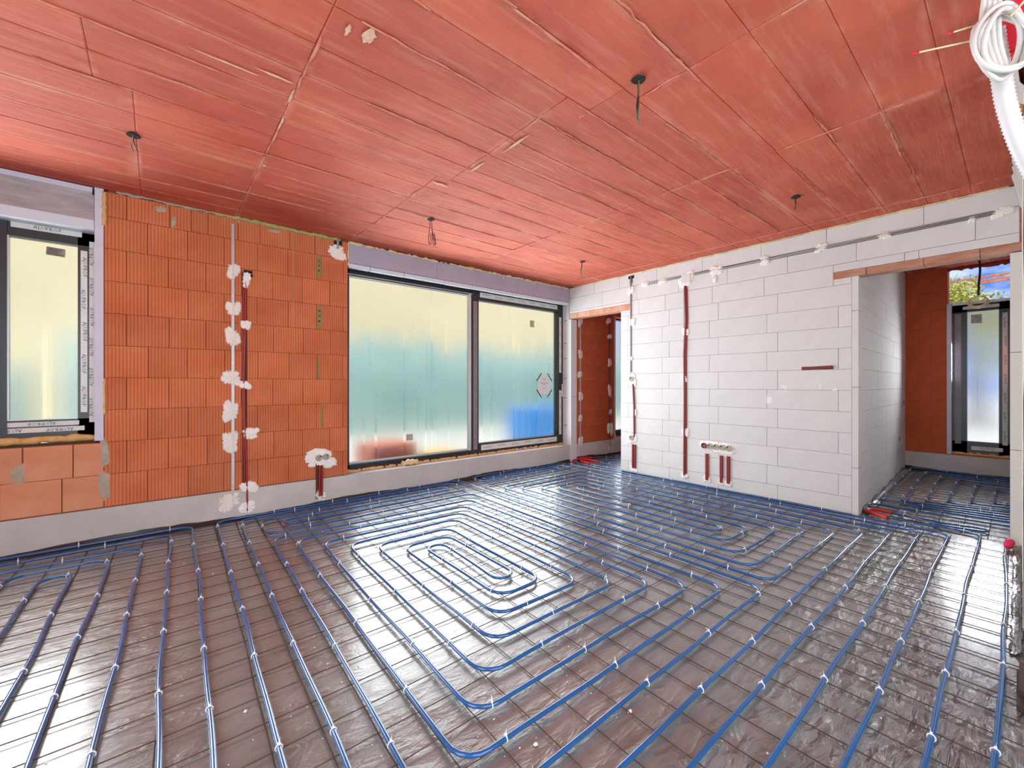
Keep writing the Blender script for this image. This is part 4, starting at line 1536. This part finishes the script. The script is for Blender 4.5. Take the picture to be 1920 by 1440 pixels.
t, off = wall_run('plaster_profile', 'perforated steel plaster profile standing on the brick wall', 'profile', PA, [
    ('rail', 'alu', 'box', (0.508, 0.528, 0.03, 2.66, 0.003, 0.006)),
    ('rib', 'alu', 'box', (0.5155, 0.5205, 0.03, 2.66, 0.006, 0.019)),
], [(0.523, 2.239, 0.058, 0.075), (0.523, 1.902, 0.060, 0.08), (0.515, 1.642, 0.062, 0.096), (0.507, 1.278, 0.076, 0.086), (0.499, 0.976, 0.076, 0.095),
    (0.499, 0.703, 0.076, 0.098), (0.491, 0.169, 0.095, 0.105)], 'plaster_cream', 0.017)
t, off = wall_run('conduit_run', 'dark red conduit set in a chase of the brick wall beside the steel profile', 'conduit', PA, [
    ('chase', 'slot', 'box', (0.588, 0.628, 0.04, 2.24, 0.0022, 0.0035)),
    ('conduit_tube', 'conduit', 'rib', [(0.615, 2.20, .008), (0.612, 1.75, .008), (0.600, 1.30, .009), (0.606, 0.9, .008), (0.622, 0.5, .009), (0.628, 0.06, .010)], 0.0095),
    ('conduit_tube', 'conduit', 'rib', [(0.601, 2.20, .005), (0.598, 1.75, .005), (0.588, 1.30, .005), (0.596, 0.9, .005), (0.606, 0.5, .005), (0.612, 0.06, .005)], 0.0075),
    ('chase_head', 'dark', 'box', (0.60, 0.668, 2.236, 2.262, 0.002, 0.004)),
    ('bore_hole', 'dark', 'box', (0.652, 0.672, 2.205, 2.23, 0.002, 0.004)),
], [(0.622, 2.173, 0.038, 0.082), (0.618, 1.761, 0.055, 0.045), (0.612, 1.21, 0.052, 0.046), (0.656, 0.768, 0.082, 0.055), (0.643, 0.274, 0.078, 0.062), (0.626, 0.096, 0.07, 0.072)], 'plaster', 0.020)
t, off = wall_run('conduit_end', 'short grey conduit end in a white dab at the top of the brick wall', 'conduit', PA, [
    ('bore_hole', 'dark', 'box', (1.395, 1.475, 2.665, 2.725, 0.002, 0.005)),
    ('conduit_tube', 'cable_grey', 'tube', [(1.432, 2.72, .012), (1.430, 2.62, .012)], 0.012),
], [(1.427, 2.587, 0.105, 0.080)], 'plaster_cream', 0.014)

def socket_cup(t, off, a, b, r, d, mat='socket'):
    m = MB()
    k = 16
    vs = []
    for rr, dd in ((r, d - .012), (r, d + .003), (r * .86, d + .003), (r * .80, d - .002), (0.0001, d - .001)):
        for i in range(k):
            th = 2 * PI * i / k
            vs.append(off.pt(a + rr * math.cos(th), b + rr * math.sin(th), dd))
    fs = []
    for q in range(4):
        for i in range(k):
            j = (i + 1) % k
            fs.append((q * k + i, q * k + j, q * k + k + j, q * k + k + i))
    m.add(vs, fs)
    o = m.build('socket_cup', mat, t)
    m = MB()
    off.box(m, a - r * .55, a + r * .15, b - r * .15, b + r * .1, d, d + .004)
    m.build('cable_end', 'cable_grey', o)
    m = MB()
    off.box(m, a + r * .2, a + r * .55, b + r * .2, b + r * .5, d, d + .004)
    m.build('cable_end', 'dark', o)
    return o
t, off = wall_run('socket_box', 'double socket box in a white plaster patch low on the brick wall', 'socket box', PA, [
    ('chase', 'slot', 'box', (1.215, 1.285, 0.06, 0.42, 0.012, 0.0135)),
    ('conduit_tube', 'conduit', 'rib', [(1.252, 0.40, .022), (1.250, 0.09, .022)], 0.0105),
    ('conduit_tube', 'conduit', 'rib', [(1.275, 0.40, .022), (1.272, 0.09, .022)], 0.0105),
], [(1.265, 0.463, 0.165, 0.105), (1.259, 0.097, 0.056, 0.069)], 'plaster', 0.018)
socket_cup(t, off, 1.245, 0.476, 0.033, 0.022)
socket_cup(t, off, 1.312, 0.480, 0.033, 0.022)

# ================================================================== ELECTRICS ON THE WHITE WALL
t, off = wall_run('conduit_run', 'cable conduit with two round switch boxes beside the narrow doorway', 'conduit', PB, [
    ('chase', 'slot_grey', 'box', (3.396, 3.426, 1.28, 2.69, 0.002, 0.0032)),
    ('conduit_tube', 'cable_grey', 'tube', [(3.407, 2.70, .006), (3.411, 2.0, .006), (3.409, 1.30, .006)], 0.008),
    ('bore_hole', 'dark', 'box', (3.36, 3.45, 2.66, 2.70, 0.001, 0.004)),
    ('chase_end', 'dark', 'box', (3.385, 3.43, 2.60, 2.68, 0.001, 0.003)),
    ('conduit_tube', 'conduit_brown', 'rib', [(3.372, 1.22, .008), (3.355, 0.9, .009), (3.352, 0.50, .008)], 0.014),
    ('conduit_tube', 'conduit', 'rib', [(3.372, 0.40, .010), (3.372, 0.08, .010)], 0.017),
    ('conduit_tube', 'conduit_brown', 'rib', [(3.340, 0.40, .008), (3.342, 0.08, .008)], 0.016),
], [(3.411, 2.498, 0.062, 0.06), (3.386, 2.064, 0.062, 0.055), (3.411, 1.57, 0.03, 0.044), (3.394, 1.286, 0.085, 0.105), (3.352, 0.836, 0.05, 0.055), (3.394, 0.484, 0.085, 0.092), (3.361, 0.06, 0.06, 0.05)], 'plaster', 0.016)
socket_cup(t, off, 3.394, 1.290, 0.034, 0.019)
socket_cup(t, off, 3.394, 0.486, 0.034, 0.019)
t, off = wall_run('conduit_run', 'maroon conduit dropping from a square junction box to the floor', 'conduit', PB, [
    ('chase', 'slot_grey', 'box', (2.605, 2.655, 0.09, 2.42, 0.002, 0.0032)),
    ('conduit_tube', 'conduit_brown', 'rib', [(2.632, 2.42, .008), (2.618, 2.0, .008), (2.640, 1.6, .009), (2.636, 1.1, .008), (2.640, 0.10, .009)], 0.015),
    ('conduit_tube', 'conduit', 'rib', [(2.612, 2.42, .005), (2.602, 2.0, .005), (2.622, 1.6, .005), (2.618, 1.1, .005), (2.622, 0.10, .005)], 0.010),
], [(2.618, 2.501, 0.105, 0.115), (2.628, 1.861, 0.05, 0.06), (2.638, 1.286, 0.04, 0.055), (2.628, 0.631, 0.06, 0.06), (2.638, 0.093, 0.055, 0.033)], 'plaster', 0.018)
m = MB(); off.box(m, 2.56, 2.67, 2.455, 2.56, 0.010, 0.022)
m.build('box_cover', 'block', t)
t, off = wall_run('cable_run', 'pair of grey cables in the horizontal chase under the ceiling', 'cable', PB, [
    ('chase', 'dark', 'box', (0.09, 3.17, 2.528, 2.562, 0.002, 0.0032)),
    ('cable_line', 'cable_grey', 'tube', [(3.16, 2.552, .007), (2.7, 2.552, .007), (2.2, 2.545, .007), (1.4, 2.550, .007), (0.8, 2.555, .007), (0.12, 2.550, .007)], 0.0075),
    ('cable_line', 'cable_grey', 'tube', [(3.16, 2.538, .007), (2.7, 2.534, .007), (2.2, 2.533, .007), (1.4, 2.538, .007), (0.8, 2.538, .007), (0.12, 2.536, .007)], 0.0065),
], [(3.188, 2.545, 0.075, 0.034), (2.94, 2.535, 0.07, 0.05), (2.256, 2.536, 0.085, 0.065), (2.27, 2.44, 0.03, 0.05), (1.743, 2.538, 0.062, 0.052), (1.241, 2.553, 0.058, 0.05), (0.774, 2.546, 0.06, 0.034), (0.245, 2.525, 0.022, 0.03), (0.085, 2.538, 0.065, 0.045)], 'plaster', 0.016)
parts = []
for y in (2.362, 2.195, 2.118):
    parts.append(('conduit_tube', 'conduit_brown', 'rib', [(y + .008, 0.40, .006), (y + .008, 0.09, .006)], 0.013))
    parts.append(('conduit_tube', 'conduit', 'rib', [(y - .010, 0.40, .008), (y - .010, 0.09, .008)], 0.012))
t, off = wall_run('socket_box', 'row of five round socket boxes low on the white block wall', 'socket box', PB, parts,
                  [(2.244, 0.485, 0.215, 0.075), (2.362, 0.10, .05, .045), (2.195, 0.10, .05, .05), (2.118, 0.09, .045, .05)], 'plaster', 0.015)
for i, y in enumerate((2.393, 2.322, 2.251, 2.180, 2.108)):
    socket_cup(t, off, y, 0.492, 0.033, 0.019, 'conduit_brown' if i == 0 else 'socket')
t, off = wall_run('conduit_end', 'short horizontal red conduit piece let into the white block wall', 'conduit', PB, [
    ('conduit_tube', 'conduit_brown', 'rib', [(1.15, 1.383, .004), (1.40, 1.374, .004)], 0.016),
    ('chase', 'conduit', 'box', (1.145, 1.405, 1.362, 1.392, 0.0018, 0.003)),
], [], 'plaster')
# bedroom wall runs
wall_run('plaster_profile', 'plaster profile with dabs at the left edge of the doorway brickwork', 'profile', PA, [
    ('rail', 'alu', 'box', (5.205, 5.235, 0.05, 2.35, 0.003, 0.007)),
    ('rib', 'alu', 'box', (5.217, 5.223, 0.05, 2.35, 0.007, 0.02)),
], [(5.225, 2.25, 0.052, 0.12), (5.225, 1.701, 0.058, 0.075), (5.212, 1.375, 0.058, 0.065), (5.235, 1.022, 0.06, 0.075), (5.225, 0.67, 0.058, 0.06), (5.225, 0.283, 0.06, 0.11)], 'plaster_cream', 0.016)
wall_run('conduit_run', 'dark conduit with white dabs on the brickwork beyond the doorway', 'conduit', PA, [
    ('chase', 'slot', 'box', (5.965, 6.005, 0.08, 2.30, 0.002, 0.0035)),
    ('conduit_tube', 'conduit', 'rib', [(5.985, 2.3, .006), (5.985, 0.08, .006)], 0.010),
], [(5.958, 2.304, 0.074, 0.055), (5.987, 2.04, 0.059, 0.05), (5.987, 1.588, 0.062, 0.075), (5.987, 1.1, 0.05, 0.12), (6.002, 0.74, 0.044, 0.05), (6.002, 0.445, 0.085, 0.13), (5.972, 0.116, 0.05, 0.04)], 'plaster', 0.016)

# ================================================================== CABLES HANGING FROM THE CEILING
def ceiling_cable(label, x, y, length, n, thick, mats, spread, loop):
    t = thing('ceiling_cable', label, 'cable', (x, y, H - 0.004))
    m = MB()
    k = 14
    vs = []
    for r, z in ((0.034, -0.001), (0.030, -0.007), (0.0001, -0.004)):
        for i in range(k):
            a = 2 * PI * i / k
            vs.append((r * (1 + 0.12 * math.sin(3 * a + x)) * math.cos(a), r * (1 + 0.12 * math.cos(2 * a + y)) * math.sin(a), z))
    fs = []
    for q in range(2):
        for i in range(k):
            j = (i + 1) % k
            fs.append((q * k + i, q * k + j, q * k + k + j, q * k + k + i))
    m.add(vs, fs)
    m.build('ceiling_hole', 'dark', t)
    rnd = random.Random(int(x * 100))
    for i in range(n):
        ang = rnd.uniform(0, 6.28)
        dx, dy = math.cos(ang) * spread, math.sin(ang) * spread
        L = length * rnd.uniform(0.85, 1.05)
        pts = [(dx * .3, dy * .3, 0), (dx * .6 + rnd.uniform(-.004, .004), dy * .6, -L * .35), (dx + rnd.uniform(-.008, .008), dy + rnd.uniform(-.008, .008), -L * .7), (dx * 1.2 + 0.012, dy * 1.2 + .006, -L)]
        if loop:
            pts += [(dx * 1.2 + .02, dy * 1.2 - .012, -L * 0.98), (dx * .9 + .01, dy * .9 - .006, -L * .6)]
        m = MB()
        m.tube(smooth_curve(pts, 6), thick, 6)
        m.build('wire', mats[i % len(mats)], t)
    return t
ceiling_cable('short wire end hanging from the ceiling above the side window', -0.114, 3.437, 0.10, 3, 0.0022, ['wire_black', 'cable_grey'], 0.008, False)
ceiling_cable('thick twisted black and green cable hanging nearest to the viewer', 1.822, 1.208, 0.215, 4, 0.0042, ['wire_black', 'wire_green', 'wire_black', 'wire_green'], 0.0035, False)
ceiling_cable('looped bundle of thin black wires hanging before the terrace window', 1.914, 3.447, 0.235, 7, 0.0016, ['wire_black', 'wire_red', 'wire_black'], 0.020, True)
ceiling_cable('two forked wires hanging from the ceiling near the far corner', 4.011, 3.451, 0.165, 3, 0.0032, ['wire_black', 'cable_grey', 'wire_green'], 0.022, False)
ceiling_cable('short cable stub hanging from the ceiling near the white wall', 3.938, 1.155, 0.105, 3, 0.0036, ['wire_black', 'wire_green'], 0.004, False)

# hall pendant: dark cable with a cream coil
t = thing('ceiling_cable', 'dark cable with a small cream coil hanging before the hall window', 'cable', (7.95, 0.33, H + 0.085))
m = MB(); m.tube(smooth_curve([(0, 0, 0), (0.0, -.01, -.15), (-.01, .0, -.34), (0, .005, -.48)], 8), 0.011, 7)
m.build('cable_drop', 'wire_black', t)
for i in range(3):
    m = MB()
    pts = [(0.03 * math.sin(a + i), .005 + (0.075 + .008 * i) * math.sin(a), -.55 + (0.06 + .008 * i) * math.cos(a) - .008 * i) for a in [2 * PI * q / 20 for q in range(21)]]
    m.tube(pts, 0.006, 6, False)
    m.build('coil_turn', 'cream_cable', t)
m = MB(); m.tube([(0, .0, .0), (0, 0, -.03)], 0.03, 8)
m.build('foam_plug', 'foam_pale', t)

# ================================================================== CABLES AND DUCT AT THE UPPER RIGHT BORDER
FW = Vector((math.cos(_a), math.sin(_a), 0))        # horizontal axes of this corner group
CL = Vector((2.30, 0.045, 2.44))
RG = Vector((math.sin(_a), -math.cos(_a), 0))
t = thing('cable_coil', 'coil of white cable hanging under the ceiling at the right border', 'cable', tuple(CL))
rnd = random.Random(4)
for i in range(5):
    m = MB()
    cxo, czo = rnd.uniform(-.010, .010), rnd.uniform(-.012, .012)
    ra, rb = 0.088 + rnd.uniform(-.010, .008), 0.112 + rnd.uniform(-.012, .010)
    pts = []
    for q in range(29):
        a = 2 * PI * q / 28 + i
        p = RG * (cxo + ra * math.cos(a) + 0.01) + Vector((0, 0, czo + rb * math.sin(a))) + FW * (0.012 * i - 0.024 + 0.012 * math.sin(a * 2 + i))
        pts.append(p)
    m.tube(pts, 0.0085, 8, False)
    m.build('coil_turn', 'white_cable', t)
for i in range(4):
    m = MB()
    x = -0.045 + 0.018 * i
    m.tube(smooth_curve([RG * (x + .01) + Vector((0, 0, .30)), RG * x + Vector((0, 0, 0.16)) + FW * .01, RG * (x + .004 * i) + Vector((0, 0, 0.02)) + FW * .02, RG * (x + .03) + Vector((0, 0, -.09)) + FW * .012], 8), 0.008, 7)
    m.build('cable_tail', 'white_cable', t)
m = MB()
m.tube(smooth_curve([RG * .0 + Vector((0, 0, .06)) - FW * .03, RG * .03 + Vector((0, 0, .10)) - FW * .045, RG * .055 + Vector((0, 0, .12)) - FW * .02], 6), 0.004, 6)
m.build('tie_wire', 'cream_cable', t)
t = thing('air_duct', 'white corrugated duct curving down at the right border', 'duct', tuple(CL))
m = MB()
duct = [(.070, .10), (.079, .039), (.097, -.061), (.113, -.161), (.149, -.281), (.193, -.38), (.263, -.50), (.36, -.60)]
ribbed(smooth_curve([RG * u + Vector((0, 0, z)) + FW * .08 for u, z in duct], 14), 0.030, 0.0150, 0.0042, m, 18)
m.build('corrugated_hose', 'white_duct', t)
t = thing('red_tube', 'crimson tube standing behind the coil of white cable', 'tube', tuple(CL + FW * .16 + RG * .235))
m = MB()
m.tube(smooth_curve([RG * -.02 + Vector((0, 0, .28)), RG * .0 + Vector((0, 0, .20)), RG * .005 + Vector((0, 0, .13)), RG * .01 + Vector((0, 0, .07))], 6), 0.042, 12)
m.build('tube_body', 'red_cloth', t)
m = MB(); m.tube([RG * .009 + Vector((0, 0, .08)), RG * .011 + Vector((0, 0, .06))], 0.046, 12)
m.build('tube_rim', 'red_cloth', t)
for lab, p, q in (('upper thin wire with a red tip poking out beside the cable coil', (-0.150, 0.052), (0.02, 0.115)), ('lower long thin wire with a red tip poking out beside the cable coil', (-0.275, -0.02), (0.06, 0.065))):
    P0 = CL + RG * p[0] + Vector((0, 0, p[1])) + FW * .03
    P1_ = CL + RG * q[0] + Vector((0, 0, q[1])) + FW * .05
    t = thing('wire_end', lab, 'wire', tuple(P0))
    m = MB(); m.tube([Vector((0, 0, 0)), P1_ - P0], 0.0032, 6)
    m.build('wire', 'cream_cable', t)
    d = (P1_ - P0).normalized()
    m = MB(); m.tube([-d * .012, d * .012], 0.006, 7, True, [0.004, 0.006])
    m.build('red_tip', 'red_cloth', t)
# two flat dark brown boxes at the lower right border
t = thing('dark_block', 'flat dark brown block on the floor at the right border', 'timber', (2.60, 0.002, 0.0))
m = MB()
m.box(-0.14, 0.17, -0.05, 0.006, 0.002, 0.024)
m.build('dark_box', 'dark_brown', t)
m = MB()
m.box(-0.06, 0.20, -0.05, 0.0, 0.024, 0.044)
m.build('dark_box', 'dark_brown', t)

# ================================================================== OUTDOORS
def outdoors():
    mb = MB()
    mb.box(-60, 80, -60, 80, -0.6, -0.32)
    structure(mb.build('ground', 'ground'), 'pale bare ground outside the house', 'ground')
    # neighbour house
    t = thing('house', 'pale cream house front blurred behind the foggy windows', 'house', (3, 20, -0.32))
    m = MB(); m.box(-30, 24, 0, 6, 0, 14)
    m.build('house_wall', 'facade', t)
    m = MB(); m.add([(-30.5, -0.6, 14), (24.5, -0.6, 14), (24.5, 6.6, 14), (-30.5, 6.6, 14), (-30.5, 3, 17), (24.5, 3, 17)], [(0, 1, 5, 4), (2, 3, 4, 5), (0, 4, 3), (1, 2, 5), (3, 2, 1, 0)])
    m.build('house_roof', 'pallet_brick', t)
    rnd = random.Random(8)
    def hedge(label, x0, x1, y, hgt):
        t = thing('hedge', label, 'hedge', ((x0 + x1) / 2, y, -0.32))
        m = MB()
        n = int((x1 - x0) / 0.4)
        cx = (x0 + x1) / 2
        vs, fs = [], []
        for i in range(n + 1):
            x = x0 + (x1 - x0) * i / n - cx
            h = hgt * rnd.uniform(0.85, 1.1)
            vs += [(x, -0.5, 0), (x, -0.6 + rnd.uniform(-.2, .2), h * .6), (x, -0.2, h), (x, 0.4, h), (x, 0.7, 0)]
        for i in range(n):
            for j in range(4):
                a = i * 5 + j
                fs.append((a, a + 5, a + 6, a + 1))
        m.add(vs, fs, True)
        m.build('foliage', 'hedge', t)
    hedge('teal green hedge outside the terrace window', -1.5, 20, 13, 2.9)
    hedge('low pale hedge outside the side window', -14, -2.2, 14, 1.9)
    # pallet of bricks, bags, tarp
    def stack(name, label, cat, mat, x, y, w, d, h, rz=0):
        t = thing(name, label, cat, (x, y, -0.32), rz=rz)
        m = MB()
        for i in range(3):
            m.box(-w / 2, w / 2, -d / 2 + i * d / 2.5, -d / 2 + i * d / 2.5 + .12, 0, 0.1)
        m.box(-w / 2, w / 2, -d / 2, d / 2, 0.1, 0.14)
        m.build('pallet', 'ochre', t)
        m = MB()
        rows = 4
        for i in range(rows):
            z0 = 0.14 + h * i / rows
            s = random.uniform(0.94, 1.0)
            m.box(-w / 2 * s, w / 2 * s, -d / 2 * s, d / 2 * s, z0, z0 + h / rows - .01)
        m.build('load', mat, t)
    stack('brick_pallet', 'pallet of red bricks blurred behind the left terrace pane', 'pallet', 'pallet_brick', 2.72, 6.3, 0.7, 0.6, 0.5, 0.2)
    stack('bag_pallet', 'pallet of ochre bags blurred behind the left terrace pane', 'pallet', 'ochre', 3.75, 6.4, 0.6, 0.6, 0.25, 0.1)
    stack('tarp_stack', 'stack under a bright blue tarp behind the right terrace pane', 'tarp', 'tarp', 7.4, 7.3, 2.2, 0.9, 0.85, 0.0)
    stack('tarp_stack', 'small blue covered stack behind the lower left terrace pane', 'tarp', 'tarp', 2.15, 5.6, 0.5, 0.4, 0.25, 0.0)
    # hall side: tree and crane jib
    t = thing('tree', 'yellow green leafy tree behind the open head of the hall window', 'tree', (24, 1.0, -0.32))
    m = MB(); m.tube([(0, 0, 0), (0.1, 0.05, 2), (0, 0.1, 4)], 0.2, 8, True, [0.25, 0.2, 0.1])
    m.build('trunk', 'bark', t)
    m = MB()
    for _ in range(80):
        cx, cy = rnd.gauss(0, 0.9), rnd.uniform(-3.2, 3.6)
        top = 5.65 - 0.16 * abs(cy - 0.9) + 0.25 * math.sin(cy * 2.3)
        cz = top - abs(rnd.gauss(0, 1.3)) - 0.35
        for _ in range(110):
            v = Vector((rnd.gauss(0, 1), rnd.gauss(0, 1), rnd.gauss(0, 1))).normalized() * rnd.uniform(0.2, 0.55)
            p = Vector((cx, cy, cz)) + v
            s = rnd.uniform(0.05, 0.10)
            u = Vector((rnd.gauss(0, 1), rnd.gauss(0, 1), rnd.gauss(0, 1))).normalized()
            w = u.orthogonal().normalized()
            m.add([p - u * s, p + w * s * .6, p + u * s, p - w * s * .6], [(0, 1, 2, 3)])
    o = m.build('leaves', 'leaf', t)
    o['kind'] = 'stuff'
    t = thing('crane_jib', 'orange lattice crane jib crossing the sky above the tree', 'crane', (30, 0, 6.185))
    def chord(y0, z0, y1, z1, x, r, nm):
        m = MB(); m.tube([(x, y0, z0), (x, y1, z1)], r, 6)
        m.build(nm, 'crane', t)
    sl = -0.027
    for x in (-0.35, 0.35):
        chord(-9, -9 * sl - 0.10, 9, 9 * sl - 0.10, x, 0.035, 'lower_chord')
    chord(-9, -9 * sl + 0.14, 9, 9 * sl + 0.14, 0, 0.04, 'upper_chord')
    n = 60
    for i in range(n):
        y0, y1 = -9 + 18 * i / n, -9 + 18 * (i + 1) / n
        x = 0.35 if i % 2 else -0.35
        m = MB()
        m.tube([(x, y0, y0 * sl - .10), (0, y1, y1 * sl + .14)] if i % 2 else [(0, y0, y0 * sl + .14), (x, y1, y1 * sl - .10)], 0.02, 5)
        m.build('brace', 'crane', t)
outdoors()
